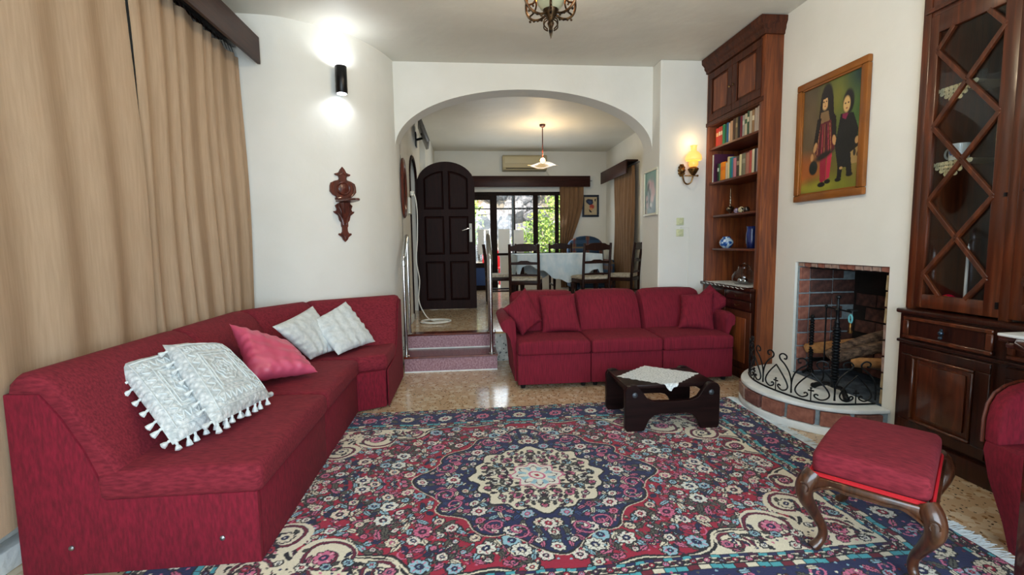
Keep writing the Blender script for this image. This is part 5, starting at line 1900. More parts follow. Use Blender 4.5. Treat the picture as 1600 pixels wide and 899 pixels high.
cv = Canvas(0.30, 0.38, 0.005)
cv.grad('#B5A482', '#BCAB8A', '#AD9C7C', '#B8A786')
cv.mottle(.12, 4)
cv.poly([(.14, .22), (.30, .12), (.66, .16), (.70, .34), (.56, .48), (.40, .44), (.22, .34)], '#14203A')
cv.poly([(.28, .24), (.56, .22), (.60, .34), (.44, .40)], '#28406A')
cv.ell(.60, .54, .18, .12, '#A8392A', soft=.2); cv.ell(.54, .66, .12, .07, '#C98A52', soft=.3)
cv.poly([(.36, .66), (.48, .72), (.62, .82), (.52, .86), (.42, .80)], '#2A2018')
cv.poly([(.80, .12), (.90, .12), (.88, .26), (.80, .24)], '#221C18')
hang('papyrus_picture', 'dark blue framed papyrus picture of a head in a tall headdress, by the far curtain', 'picture', 'y', 9.92, 2.43, 2.79, 1.83, 2.29, .045, M('navy_frame', '#0C1A2E', rough=.4), cv, .025)

# ------------------------------------------------------------- things on the curved wall
wd = Vector((1.0, 0.727, 0)).normalized()      # along the wall near x=-1.1
wn = Vector((0.588, -0.809, 0))                 # out of the wall


def wp(a, out, z, base=Vector((-1.105, 4.485, 0))):
    p = base + wd * a + wn * out
    return (p.x, p.y, z)


ul = thing('up_down_wall_light', 'small black cylinder wall light shining up and down the curved wall', 'wall light', wp(0, 0, 2.72))
build('cylinder', B().lathe([(.046, 0), (.050, .004), (.050, .226), (.046, .23), (.042, .226), (.042, .20), (.0001, .20)], wp(0, .085, 2.625), 20), BLACK, ul, ang=50)
build('bracket', B().tube([wp(0, .0, 2.74), wp(0, .05, 2.74)], .022, 10), BLACK, ul)
LAMP_W = M('cool_lamp_face', '#FFFFFF', emit='#EEF4FF', es=9.0)
build('lamp_face', B().lathe([(.0001, 0), (.040, 0), (.040, .003), (.0001, .003)], wp(0, .085, 2.621), 18), LAMP_W, ul)
build('lamp_face', B().lathe([(.0001, 0), (.038, 0), (.038, .003), (.0001, .003)], wp(0, .085, 2.835), 18), LAMP_W, ul)
up, dn = wp(0, .087, 2.862), wp(0, .087, 2.615)
light('wall_light_up', 'SPOT', up, 2.6, (.93, .97, 1), target=wp(0, .03, 3.4), spot=R(165), radius=.04)
light('wall_light_down', 'SPOT', dn, 2.2, (.93, .97, 1), target=wp(0, .03, 1.9), spot=R(160), radius=.03)

cb_ = thing('carved_bracket', 'carved reddish-brown wooden wall bracket with a tiny shelf on the curved wall', 'wall bracket', wp(0, 0, 1.34))
bz0, bz1 = 1.335, 2.005
half = [(0, 0), (.022, .02), (.034, .045), (.066, .068), (.060, .082), (.040, .080), (.028, .10), (.026, .135), (.034, .15), (.034, .185), (.050, .205), (.062, .25), (.096, .275), (.104, .290), (.080, .290), (.072, .31), (.086, .345), (.060, .365), (.034, .375),
        (.030, .395), (.060, .40), (.078, .395), (.082, .415), (.070, .425), (.105, .445), (.130, .475), (.128, .525), (.118, .555), (.080, .575), (.042, .585), (.036, .60), (.042, .62), (.072, .628), (.078, .642), (.056, .648), (.038, .655), (.022, .685), (.0, .71)]
kz = (bz1 - bz0) / .71
ring0 = half[1:-1]
poly = [(0, 0)] + ring0 + [(0, .71)] + [(-a, z) for a, z in ring0[::-1]]
for sc_, o0, o1, nm_ in ((1.0, .002, .022, 'carved_back'), ):
    fr_ = [wp(a * .92, o1, bz0 + z * kz) for a, z in poly]
    bk_ = [wp(a * .92, o0, bz0 + z * kz) for a, z in poly]
    build(nm_, B().rings([bk_, fr_]), CARVW, cb_, ang=30)
tw = Matrix(((wd.x, wn.x, 0), (wd.y, wn.y, 0), (0, 0, 1)))
toface = Matrix(((wd.x, 0, wn.x), (wd.y, 0, wn.y), (0, 1, 0)))
build('medallion', B().lathe([(.066, 0), (.066, .010), (.058, .018), (.048, .012), (.044, .014), (.0001, .018)], wp(0, .02, bz0 + .505 * kz), 24, sx=1.0, sy=.9, tilt=toface), CARVW, cb_)
for sg in (-1, 1):
    for pts, r_ in (([(.015, .16), (.03, .22), (.06, .27), (.085, .285)], .010), ([(.012, .18), (.02, .26), (.05, .33), (.072, .345)], .010), ([(.0, .03), (.015, .06), (.04, .075), (.055, .074)], .008),
                    ([(.068, .43), (.10, .46), (.11, .51), (.085, .56)], .010), ([(.0, .66), (.015, .64), (.04, .632), (.064, .638)], .007), ([(.03, .42), (.05, .415), (.066, .41)], .007)):
        P = catmull([wp(sg * a * .92, .024, bz0 + z * kz) for a, z in pts], 4)
        build('carved_leaf', B().tube(P, [r_ * (1 - .5 * i / len(P)) for i in range(len(P))], 7), CARVW, cb_)
sh = []
for i in range(13):
    a = PI * i / 12
    sh.append((wp(.075 * math.cos(a), .02 + .30 * math.sin(a), 0))[:2])
build('shelf', B().prism(sh, bz0 + .375 * kz, bz0 + .392 * kz, .003, 1), CARVW, cb_)
build('support', B().rings([[wp(-.045, .02, bz0 + .365 * kz), wp(.045, .02, bz0 + .365 * kz), wp(.03, .09, bz0 + .37 * kz), wp(-.03, .09, bz0 + .37 * kz)], [wp(-.015, .02, bz0 + .18 * kz), wp(.015, .02, bz0 + .18 * kz), wp(.012, .035, bz0 + .18 * kz), wp(-.012, .035, bz0 + .18 * kz)]]), CARVW, cb_, ang=30)
# oval mirror on the left dining wall (seen edge on)
mo = thing('oval_plaque', 'long narrow oval wooden-framed mirror on the wall left of the stairs', 'mirror', (-.70, 5.50, 1.58))
toX = Matrix(((0, 0, 1), (1, 0, 0), (0, 1, 0)))
build('frame', B().lathe([(.155, 0), (.17, .006), (.172, .02), (.160, .034), (.140, .034), (.125, .020), (.118, .012)], (-.703, 5.52, 1.935), 40, sx=1, sy=1.95, tilt=toX), CARVW, mo)
build('mirror_glass', B().lathe([(.0001, .012), (.122, .012)], (-.703, 5.52, 1.935), 40, sx=1, sy=1.95, tilt=toX), M('mirror', '#7E8588', rough=.03, metal=1), mo)
# socket box, cable
sb = thing('wall_socket_box', 'white cable box on the wall beside the arched doorway', 'socket', (-.69, 6.02, 1.68))
build('box', B().box(-.703, -.675, 5.97, 6.14, 1.68, 1.88, .005), WHITEP, sb)
build('plug', B().box(-.675, -.63, 6.02, 6.09, 1.90, 1.96, .01), WHITEP, sb)
CAB = catmull([(-.66, 6.03, 1.93), (-.62, 6.02, 1.90), (-.60, 6.04, 1.70), (-.61, 6.05, 1.35), (-.63, 6.05, 1.1), (-.60, 6.08, .85), (-.62, 6.10, .60), (-.55, 6.08, .42), (-.45, 6.0, .345), (-.30, 5.95, .342)] +
              [(-.40 + .17 * math.cos(a) * (1 + .15 * math.sin(a * .7)), 5.92 + .14 * math.sin(a), .342 + .004 * (a / 6.28)) for a in [i * .7 for i in range(1, 34)]], 5)
build('extension_cable', B().tube(CAB, .0065, 7), WHITEP, label='white cable hanging from the wall box and coiled on the upper floor', cat='cable')
# television on the left wall, high up
tv = thing('television', 'small flat television tilted on a bracket high on the left dining wall', 'television', (-.6, 7.3, 2.7))
mt = Matrix.Translation((-.57, 7.0, 2.86)) @ Matrix.Rotation(R(6), 4, 'Z') @ Matrix.Rotation(R(-20), 4, 'Y')
build('screen_housing', B().box(-.025, .02, -.27, .27, -.17, .17, .012).moved(mt), M('tv_shell', '#6E6A66', rough=.35), tv)
build('screen', B().box(.0205, .0225, -.25, .25, -.15, .15).moved(mt), M('tv_screen', '#4A4A4C', rough=.15, coat=1), tv, False)
build('arm', B().tube([(-.70, 7.2, 2.82), (-.58, 7.15, 2.84), (-.60, 7.0, 2.86)], .018, 8), BLACK, tv)
build('wall_plate', B().box(-.703, -.69, 7.12, 7.28, 2.72, 2.92, .003), BLACK, tv)

# ------------------------------------------------------------- handrails
for x, lab in ((-.635, 'steel tube handrail at the left of the stairs'), (.235, 'steel tube handrail at the right of the stairs, by the red sofa')):
    hr = thing('handrail', lab, 'handrail', (x, 5.0, .165), group='pair of stair handrails')
    P = catmull([(x, 4.86, 1.10), (x, 4.868, 1.165), (x, 4.91, 1.215), (x, 5.13, 1.375), (x, 5.185, 1.375), (x, 5.20, 1.32)], 5)
    build('post', B().tube([(x, 4.86, .166), (x, 4.86, 1.11)], .019, 14), CHROME, hr)
    build('post', B().tube([(x, 5.20, .331), (x, 5.20, 1.33)], .019, 14), CHROME, hr)
    build('rail', B().tube(P, .0215, 14), CHROME, hr, ang=70)
    for yy, zz in ((4.86, .166), (5.20, .331)):
        build('flange', B().lathe([(.034, 0), (.034, .004), (.022, .012), (.019, .014)], (x, yy, zz), 16), CHROME, hr)
    build('collar', B().lathe([(.024, 0), (.025, .012), (.0225, .03)], (x, 4.86, 1.085), 14), CHROME, hr)

# ------------------------------------------------------------- wall right of the arch: brass sconce, switches, cable
ws = thing('brass_wall_lamp', 'brass wall lamp with a glowing ribbed glass shade left of the bookcase', 'wall lamp', (2.34, 4.95, 1.9))
GLOW = M('glowing_opal_glass', '#E8C070', emit='#FFBE60', es=.5, rough=.3)
build('glass_shade', B().lathe([(.036, .355), (.034, .35), (.030, .335), (.030, .30), (.052, .285), (.076, .255), (.083, .225), (.080, .205), (.074, .202), (.078, .225), (.070, .25), (.048, .278), (.027, .297), (.027, .345)], (2.37, 4.85, 1.93), 24), GLOW, ws, ang=80)
build('globe', B().lathe([(.030, .135), (.046, .15), (.050, .175), (.042, .20), (.030, .205)], (2.37, 4.85, 1.93), 18), M('amber_glass', '#E8A850', emit='#FFB050', es=.5, rough=.15), ws)
build('oil_font', B().lathe([(.012, .05), (.020, .056), (.034, .075), (.052, .105), (.055, .118), (.040, .13), (.030, .138), (.03, .145)], (2.37, 4.85, 1.93), 18), BRASS, ws)
build('arm', B().tube(catmull([(2.29, 4.93, 2.02), (2.295, 4.91, 1.94), (2.305, 4.89, 1.905), (2.33, 4.87, 1.895), (2.355, 4.855, 1.92), (2.37, 4.85, 1.985)], 5), .008, 8), BRASS, ws)
build('cross_arm', B().tube([(2.30, 4.90, 1.985), (2.41, 4.835, 1.975)], .006, 6).ball((2.41, 4.835, 1.975), .012, 8), BRASS, ws)
bp = B()
for k in range(10):
    a = 2 * PI * k / 10
    bp.ball((2.285 + .026 * math.cos(a), 4.94, 2.045 + .052 * math.sin(a)), .018, 8)
bp.ball((2.285, 4.935, 2.045), .036, 10)
build('back_plate', bp, BRASS, ws)
light('brass_wall_lamp_bulb', 'POINT', (2.37, 4.85, 2.335), .5, (1, .72, .38), radius=.02)
for z, lab in ((1.47, 'upper cream light switch on the wall below the brass lamp'), (1.35, 'lower cream light switch on the wall below the brass lamp')):
    s_ = thing('light_switch', lab, 'switch', (2.28, 4.955, z), group='two light switches')
    build('plate', B().box(2.245, 2.325, 4.948, 4.959, z, z + .078, .004), CREAMP, s_)
    build('rocker', B().lathe([(.026, 0), (.026, .005), (.022, .009), (.0001, .009)], (0, 0, 0), 18).moved(Matrix.Translation((2.285, 4.948, z + .039)) @ Matrix.Rotation(R(90), 4, 'X')), CREAMP, s_)
build('thin_wire', B().tube([(2.29, 4.955, 1.443), (2.385, 4.955, 1.443), (2.388, 4.955, 1.10), (2.384, 4.955, .85), (2.386, 4.955, .55)], .0035, 5), WHITEP, label='thin white wire from the switches down the wall behind the sofa', cat='wire')

# ------------------------------------------------------------- ceiling lamp
cl = thing('ceiling_lamp', 'ornate brass hanging lamp with glowing amber glass at the top of the room', 'ceiling lamp', (.50, 2.8, 2.45))
ABR = M('antique_brass', '#1E1610', '#6A5238', s=(30, 30, 30), rough=.35, metal=.85)
build('drop_finial', B().lathe([(.0005, 0), (.006, .02), (.012, .045), (.010, .06), (.020, .085), (.014, .10), (.030, .125), (.044, .15), (.046, .158), (.01, .165)], (.505, 2.8, 2.458), 14), ABR, cl)
build('glass_font', B().lathe([(.035, .15), (.060, .17), (.078, .20), (.080, .215), (.055, .225)], (.505, 2.8, 2.458), 20), M('lamp_opal', '#B7B391', rough=.3), cl)
AMB = M('amber_glow', '#FFB347', emit='#FF9A28', es=2.2, rough=.3)
build('amber_shade', B().lathe([(.055, .225), (.10, .235), (.115, .26), (.10, .32), (.06, .36), (.045, .37)], (.505, 2.8, 2.458), 22), AMB, cl)
for k in range(6):
    a = 2 * PI * k / 6 + .35
    ca, sa = math.cos(a), math.sin(a)
    P = catmull([(.505 + ca * r_, 2.8 + sa * r_, 2.458 + z) for r_, z in ((.03, .14), (.07, .125), (.12, .135), (.155, .17), (.165, .22), (.15, .29), (.12, .34), (.08, .38), (.03, .40))], 4)
    build('scroll_arm', B().tube(P, .0075, 7), ABR, cl)
    P = catmull([(.505 + ca * r_, 2.8 + sa * r_, 2.458 + z) for r_, z in ((.14, .16), (.11, .175), (.095, .21), (.105, .235), (.12, .225), (.115, .21))], 4)
    build('inner_curl', B().tube(P, .0055, 6), ABR, cl)
    P = catmull([(.505 + ca * r_, 2.8 + sa * r_, 2.458 + z) for r_, z in ((.02, .05), (.045, .07), (.04, .10), (.02, .11))], 4)
    build('lower_curl', B().tube(P, .004, 6), ABR, cl)
    lv = B()
    for q in range(4):
        lv.ball((.505 + ca * (.06 + q * .026), 2.8 + sa * (.06 + q * .026), 2.458 + .118 + .004 * q), .008, 6)
    build('leaf_beads', lv, ABR, cl)
build('stem', B().tube([(.505, 2.8, 2.86), (.505, 2.8, 3.14)], .009, 8), ABR, cl)
build('canopy', B().lathe([(.012, .0), (.05, .02), (.06, .045)], (.505, 2.8, 3.135), 16), ABR, cl)
light('ceiling_lamp_bulb', 'POINT', (.505, 2.8, 2.93), 34, (1, .82, .58), radius=.08)

# ------------------------------------------------------------- dining room: door
dr = thing('arched_door', 'dark panelled arched wooden door standing open beyond the stairs', 'door', (-.70, 7.12, DZ))
DX0, DX1, DYF = -.705, .135, 7.10


def archz(x, top=2.495, rise=.33):
    u = (x - (DX0 + DX1) / 2) / ((DX1 - DX0) / 2)
    return top - rise + rise * math.sqrt(max(0, 1 - u * u * .98))


pl_ = [(DX0, DZ + .01), (DX1, DZ + .01)] + [(DX1 - (DX1 - DX0) * i / 20, archz(DX1 - (DX1 - DX0) * i / 20)) for i in range(21)]
build('door_leaf', B().prism(pl_, DYF, DYF + .04, 0, ax='y'), DOORW, dr, ang=30)
cols = ((DX0 + .10, DX0 + .385), (DX0 + .455, DX1 - .10))
rows_ = ((DZ + .14, DZ + .72), (DZ + .82, DZ + 1.38), (DZ + 1.48, 2.30))
for ci, (a, b_) in enumerate(cols):
    for ri, (c, d_) in enumerate(rows_):
        if ri < 2:
            outer = [(a, c), (b_, c), (b_, d_), (a, d_)]
        else:
            outer = [(a, c), (b_, c)] + [(b_ - (b_ - a) * i / 6, archz(b_ - (b_ - a) * i / 6) - .13) for i in range(7)]
        cxx, czz = (a + b_) / 2, (c + outer[2][1]) / 2
        inn = [(cxx + (p[0] - cxx) * .80, czz + (p[1] - czz) * .88) for p in outer]
        mid_ = [(cxx + (p[0] - cxx) * .93, czz + (p[1] - czz) * .96) for p in outer]
        b2 = B().rings([[(p[0], DYF + .0005, p[1]) for p in outer], [(p[0], DYF - .014, p[1]) for p in [(cxx + (p[0] - cxx) * .97, czz + (p[1] - czz) * .98) for p in outer]], [(p[0], DYF + .0, p[1]) for p in mid_], [(p[0], DYF - .012, p[1]) for p in inn]])
        build('raised_panel', b2, DOORW, dr, ang=20)
build('handle_plate', B().box(.045, .085, DYF - .012, DYF, 1.33, 1.60, .004), WHITEP, dr)
build('lever_handle', B().tube([(.065, DYF - .01, 1.53), (.065, DYF - .055, 1.53), (.03, DYF - .06, 1.525), (-.06, DYF - .058, 1.495)], .010, 8), CHROME, dr)
for z in (.55, 1.3, 2.0):
    build('hinge', B().tube([(DX0 - .001, DYF + .02, z), (DX0 - .001, DYF + .02, z + .1)], .008, 8), BLACK, dr)
fr2 = B()
for sg in (6.225, 7.045):
    fr2.box(-.72, -.690, sg, sg + .05, DZ, 2.20, .003)
struct('door_1', fr2, DOORW)
b2 = B()
k = 14
out_ = [(6.66 + .43 * math.cos(PI * i / k), 2.19 + .30 * math.sin(PI * i / k)) for i in range(k + 1)]
in_ = [(6.66 + .385 * math.cos(PI * i / k), 2.19 + .255 * math.sin(PI * i / k)) for i in range(k + 1)]
for i in range(k):
    r0 = [(X, *q) for X in (-.72,) for q in (out_[i], out_[i + 1], in_[i + 1], in_[i])]
    r1 = [(X, *q) for X in (-.690,) for q in (out_[i], out_[i + 1], in_[i + 1], in_[i])]
    b2.rings([r0, r1])
struct('trim_3', b2, DOORW)

# pelmets and curtains of the dining room
p_ = thing('curtain_pelmet', 'dark pelmet board over the far garden window', 'pelmet', (1.2, 9.8, 2.45))
build('fascia_board', B().box(-.1, 2.56, 9.74, 9.765, 2.44, 2.66, .004), PELMETX, p_)
build('top_board', B().box(-.1, 2.56, 9.765, 9.918, 2.635, 2.66), PELMETX, p_)
build('curtain_rail', B().box(0, 2.62, 9.82, 9.84, 2.56, 2.58), STEEL, p_)
p_ = thing('curtain_pelmet', 'dark pelmet board over the side curtain of the dining room', 'pelmet', (2.85, 8.8, 2.45))
build('fascia_board', B().box(2.735, 2.76, 8.05, 9.6, 2.47, 2.70, .004), PELMET, p_)
build('top_board', B().box(2.76, 2.948, 8.05, 9.6, 2.675, 2.70), PELMET, p_)
build('curtain_rail', B().box(2.85, 2.87, 7.75, 9.55, 2.60, 2.62), STEEL, p_)


def gather(v, a, b_):
    return (a + .02 * v, b_ - .32 * smoothstep(.15, .75, v) + .12 * smoothstep(.75, 1, v))


curtain('curtain', 9.80, 1.93, 2.43, .36, 2.57, 5, .026, LINEN2, 'tan curtain gathered at the right of the far window', 'x', taper=gather, seed=3)
curtain('curtain', 2.855, 8.0, 9.05, .36, 2.61, 7, .030, LINEN2, 'tan curtain on the right dining wall, hanging straight', 'y', seed=6)
# air conditioner
ac = thing('air_conditioner', 'cream wall air conditioner above the dark far pelmet', 'air conditioner', (1.2, 9.8, 2.78))
build('body', B().prism([(9.917, 2.765), (9.917, 3.07), (9.73, 3.07), (9.70, 3.04), (9.70, 2.83), (9.74, 2.78)], .76, 1.66, .008, 2, ax='x'), M('aged_plastic', '#B5A988', rough=.5), ac)
build('front_panel', B().box(.80, 1.62, 9.692, 9.70, 2.90, 3.03, .003), M('aged_plastic_light', '#BFB594', rough=.5), ac)
build('air_slot', B().box(.82, 1.60, 9.712, 9.735, 2.80, 2.825), BLACKM, ac)
build('pipe', B().tube([(1.66, 9.85, 2.80), (1.70, 9.86, 2.74), (1.76, 9.88, 2.66)], .018, 8), WHITEP, ac)
# pendant
pd = thing('pendant_lamp', 'pendant lamp with a wavy striped glass shade over the dining table', 'pendant lamp', (1.24, 7.7, 2.5))
PX, PY = 1.245, 7.7
build('ceiling_cup', B().lathe([(.012, 0), (.045, .02), (.05, .05)], (PX, PY, 3.128), 16), CARVW, pd)
build('stem', B().tube([(PX, PY, 2.66), (PX, PY, 3.13)], .008, 8), CARVW, pd)
n = 40
P = []
for i in range(n + 1):
    a = 2 * PI * i / n
    row = []
    for j in range(9):
        r_ = .02 + .225 * j / 8
        z = 2.585 - .06 * (j / 8) + .022 * math.sin(3 * a) * (j / 8) ** 2 + .015 * (j / 8 if j > 6 else 0)
        row.append((PX + r_ * math.cos(a), PY + r_ * math.sin(a), z))
    P.append(row)
build('wavy_shade', B().grid(P), M('striped_glass_shade', '#D9C08A', '#6E4A2A', s=(14, 50, 14), rough=.3, emit='#FFCF86', es=.22, lo=.45, hi=.6), pd, ang=80)
build('bulb', B().ball((PX, PY, 2.615), .042, 14), M('warm_bulb', '#FFE2A8', emit='#FFC878', es=7.0), pd)
light('pendant_bulb', 'POINT', (PX, PY, 2.72), 10, (1, .74, .42), radius=.05)

# ------------------------------------------------------------- dining window and glass door
wn_ = thing('window_1', 'dark wooden garden window and glazed door behind the dining table', 'window', (1, 9.97, DZ))
for k_ in ('label', 'category'):
    del wn_[k_]
wn_['kind'] = 'structure'
FRM = wood('window_wood', '#120A08', '#22120E', 'z', .8, rough=.6)
FRM.node_tree.nodes['Principled BSDF'].inputs['Specular IOR Level'].default_value = 0.15
fy_ = 9.94


def bar(x0, x1, z0, z1, nm='frame_bar', y0=fy_, y1=fy_ + .05):
    build(nm, B().box(x0, x1, y0, y1, z0, z1, .003, 1), FRM, wn_, False)


bar(-.05, 2.03, 2.29, 2.36)
bar(.50, .64, DZ, 2.29)
bar(-.05, .08, DZ, 2.29)
bar(.08, .16, 1.0 - .12, 2.29)
bar(.08, .50, 2.20, 2.29)
bar(.08, .50, .80, .90)
bar(.08, .50, DZ, DZ + .10)
bar(1.40, 1.50, 1.05, 2.29)
bar(1.86, 1.94, 1.05, 2.29)
bar(1.97, 2.03, 1.05, 2.29)
bar(.64, 2.03, 1.05, 1.10)
bar(.995, 1.03, 1.10, 2.29, 'frame_bar', fy_ + .08, fy_ + .11)
for (x0, x1, z0) in ((.16, .50, .90), (.64, 1.40, 1.10), (1.50, 1.86, 1.10), (1.94, 1.97, 1.10)):
    build('pane', B().box(x0, x1, fy_ + .022, fy_ + .026, z0, 2.29), PANE, wn_, False)
build('door_panel', B().box(.08, .50, fy_ + .02, fy_ + .03, DZ + .1, .80), M('blue_panel', '#1B3E78', rough=.5), wn_, False)
struct('window_2', B().box(.66, 2.0, 9.885, 9.935, 1.03, 1.05, .003), WHITEM)
gr = B()
for k in range(14):
    x = .70 + k * .095
    gr.tube([(x, fy_ + .13, 1.08), (x, fy_ + .13, 2.32)], .003, 5)
for z in (1.25, 1.55, 1.85, 2.15):
    gr.tube([(.6, fy_ + .13, z), (2.03, fy_ + .13, z)], .003, 5)
build('window_grille', gr, STEEL, wn_)
build('window_latch', B().tube([(1.90, fy_ - .01, 1.58), (1.98, fy_ - .04, 1.58)], .008, 6), BLACK, wn_)
for k, (x0, x1) in enumerate(((.235, .36), (.40, .475), (.66, .90), (.985, 1.20))):
    build('notice_sheet', B().box(x0, x1, fy_ + .0165, fy_ + .0175, 1.08, 1.60 - .02 * (k % 2)), M('paper_sheet_%d' % k, '#F2F5F5', rough=.8), label='white paper sheet on the far glass, %s of four' % ['leftmost', 'second from the left', 'third from the left', 'rightmost'][k], cat='paper', group='paper sheets on the garden window')

# ------------------------------------------------------------- dining table, chairs
dt = thing('dining_table', 'dark dining table hidden under a white cloth', 'table', (1.45, 7.7, DZ))
TX0, TX1, TY0, TY1, TZ = .78, 2.12, 7.35, 8.35, 1.115
build('table_top', B().box(TX0, TX1, TY0, TY1, TZ - .035, TZ, .006), CHAIRW, dt)
for x in (TX0 + .08, TX1 - .08):
    for y in (TY0 + .08, TY1 - .08):
        build('leg', B().lathe([(.03, 0), (.035, .05), (.025, .10), (.04, .35), (.03, .60), (.045, .64), (.045, .75)], (x, y, DZ), 12), CHAIRW, dt)
# cloth: top sheet with a hanging skirt that dips to points
b_ = B()
per = []
nS = 40
for (ax_, ay_, bx_, by_) in ((TX0, TY0, TX1, TY0), (TX1, TY0, TX1, TY1), (TX1, TY1, TX0, TY1), (TX0, TY1, TX0, TY0)):
    for i in range(nS):
        f = i / nS
        per.append((ax_ + (bx_ - ax_) * f, ay_ + (by_ - ay_) * f, f, (by_ - ay_, -(bx_ - ax_))))
n = len(per)
rings_ = []
for j in range(7):
    r_ = []
    for i, (x, y, f, nrm) in enumerate(per):
        L_ = math.hypot(*nrm)
        nx2, ny2 = nrm[0] / L_, nrm[1] / L_
        drop = .30 + .13 * math.cos(2 * PI * (f - .60)) + .018 * math.sin(34 * f)
        if f < .03 or f > .97:
            drop = .30
        dd = drop * j / 6
        out = .008 + (.014 * math.sin(2 * PI * f * 9 + 1.5 * math.sin(j)) + .010) * (j / 6)
        r_.append((x + nx2 * out, y + ny2 * out, TZ + .004 - dd))
    rings_.append(r_)
b_.rings(rings_, caps=False)
b_.add([(p[0], p[1], TZ + .004) for p in per], [tuple(range(n))])
build('tablecloth', b_, M('white_cloth', '#BFD4DE', '#DCE6EA', s=(9, 9, 5), rough=.9, bump=.8, bs=(14, 14, 8), bd=.02), label='white cloth with a scalloped edge draped over the dining table', cat='tablecloth', ang=75)

SEATC = M('seat_fabric', '#A39A88', '#C9C2B2', s=(30, 30, 30), rough=.9)


def dining_chair(label):
    t = thing('dining_chair', label, 'chair', (0, 0, 0), group='dining chairs round the white-clothed table')
    w, d, sh_, bh = .205, .20, .43, .96
    for sx in (-1, 1):
        build('back_post', B().tube([(sx * w, -d, 0), (sx * w, -d, sh_), (sx * w, -d - .02, .70), (sx * w, -d - .05, bh)], [.018, .022, .021, .019], 8), CHAIRW, t, world=False)
        build('front_leg', B().lathe([(.015, 0), (.022, .04), (.018, .10), (.026, .30), (.022, sh_ - .03), (.022, sh_)], (sx * w * .95, d, 0), 10), CHAIRW, t, world=False)
        build('side_rail', B().box(sx * w - .012, sx * w + .012, -d, d, .20, .225), CHAIRW, t, world=False)
    build('seat_frame', B().box(-w - .01, w + .01, -d - .01, d + .02, sh_ - .055, sh_, .006), CHAIRW, t, world=False)
    build('seat_pad', seat_cushion([(-w - .005, -d + .01), (w + .005, -d + .01), (w + .015, d + .03), (-w - .015, d + .03)], sh_, sh_ + .04, .016, .015), SEATC, t, world=False)
    top_ = [(-w + .01, .855), (-w + .01, .93), (-w + .05, .932), (-w + .09, .955), (-.05, .962), (.05, .962), (w - .09, .955), (w - .05, .932), (w - .01, .93), (w - .01, .855), (w - .06, .862), (.05, .85), (-.05, .85), (-w + .06, .862)]
    build('crest_rail', B().prism(top_, -d - .055, -d - .035, .003, 1, ax='y'), CHAIRW, t, world=False)
    md_ = [(-w + .01, .665), (-w + .01, .70), (-.09, .705), (-.05, .722), (.05, .722), (.09, .705), (w - .01, .70), (w - .01, .665)]
    build('back_slat', B().prism(md_, -d - .035, -d - .018, .003, 1, ax='y'), CHAIRW, t, world=False)
    md_ = [(-w + .01, .50), (-w + .01, .525), (-.08, .53), (.08, .53), (w - .01, .525), (w - .01, .50)]
    build('lower_rail', B().prism(md_, -d - .018, -d - .004, .003, 1, ax='y'), CHAIRW, t, world=False)
    return t


c0 = dining_chair('dining chair with its back to us, the left of the near pair')
c0.location = (.86, 6.92, DZ)
c0.rotation_euler = (0, 0, R(-14))
for loc, rz, lab in (((1.83, 6.95, DZ), R(10), 'dining chair with its back to us, the right of the near pair'),
                     ((2.42, 7.25, DZ), R(55), 'dining chair turned sideways beside the right wall curtain'),
                     ((1.74, 8.55, DZ), R(180), 'dining chair at the far side of the table, below the tan curtain'),
                     ((.52, 7.75, DZ), R(-90), 'dining chair at the left end of the table, seen from its side'),
                     ((1.1, 8.66, DZ), R(176), 'dining chair at the far side of the table, in front of the garden window')):
    dup(c0, loc, rz, lab)
# plaid armchair
af = thing('plaid_armchair', 'blue plaid armchair with a rounded back in the far corner', 'armchair', (2.38, 9.0, DZ))
PLAID = bpy.data.materials.new('blue_plaid')
PLAID.use_nodes = True
N, L = PLAID.node_tree.nodes, PLAID.node_tree.links
tc = N.new('ShaderNodeTexCoord'); sp = N.new('ShaderNodeSeparateXYZ'); L.new(tc.outputs['Object'], sp.inputs[0])
prev = None
for ch, c, per_, th_ in ((0, '#7A5A3A', .27, .3), (2, '#33506E', .14, .5), (0, '#6E1F22', .27, .1), (2, '#84683E', .29, .12)):
    md = N.new('ShaderNodeMath'); md.operation = 'PINGPONG'; md.inputs[1].default_value = per_ / 2; L.new(sp.outputs[ch], md.inputs[0])
    lt = N.new('ShaderNodeMath'); lt.operation = 'LESS_THAN'; lt.inputs[1].default_value = per_ / 2 * th_; L.new(md.outputs[0], lt.inputs[0])
    fc = N.new('ShaderNodeMath'); fc.operation = 'MULTIPLY'; fc.inputs[1].default_value = .65; L.new(lt.outputs[0], fc.inputs[0])
    mx = N.new('ShaderNodeMix'); mx.data_type = 'RGBA'; L.new(fc.outputs[0], mx.inputs[0])
    if prev is None:
        mx.inputs[6].default_value = hexc('#1B3650')
    else:
        L.new(prev, mx.inputs[6])
    mx.inputs[7].default_value = hexc(c)
    prev = mx.outputs[2]
L.new(prev, N['Principled BSDF'].inputs['Base Color']); N['Principled BSDF'].inputs['Roughness'].default_value = .9
bkp = [(-.36, .30), (.36, .30)] + [(.36 * math.cos(PI * i / 12), .88 + .22 * math.sin(PI * i / 12)) for i in range(13)]
build('backrest', B().prism([(2.35 + a, DZ + z) for a, z in bkp], 9.25, 9.42, .04, 3, ax='y'), PLAID, af, ang=60)
build('seat', B().box(2.0, 2.70, 8.62, 9.28, DZ + .12, DZ + .45, .04, 3), PLAID, af)
for x in (1.98, 2.62):
    build('armrest', B().box(x, x + .12, 8.62, 9.35, DZ + .10, DZ + .64, .04, 3), PLAID, af)
for x in (2.04, 2.66):
    for y in (8.68, 9.34):
        build('foot', B().lathe([(.02, 0), (.026, .12)], (x, y, DZ), 8), BLACKM, af)

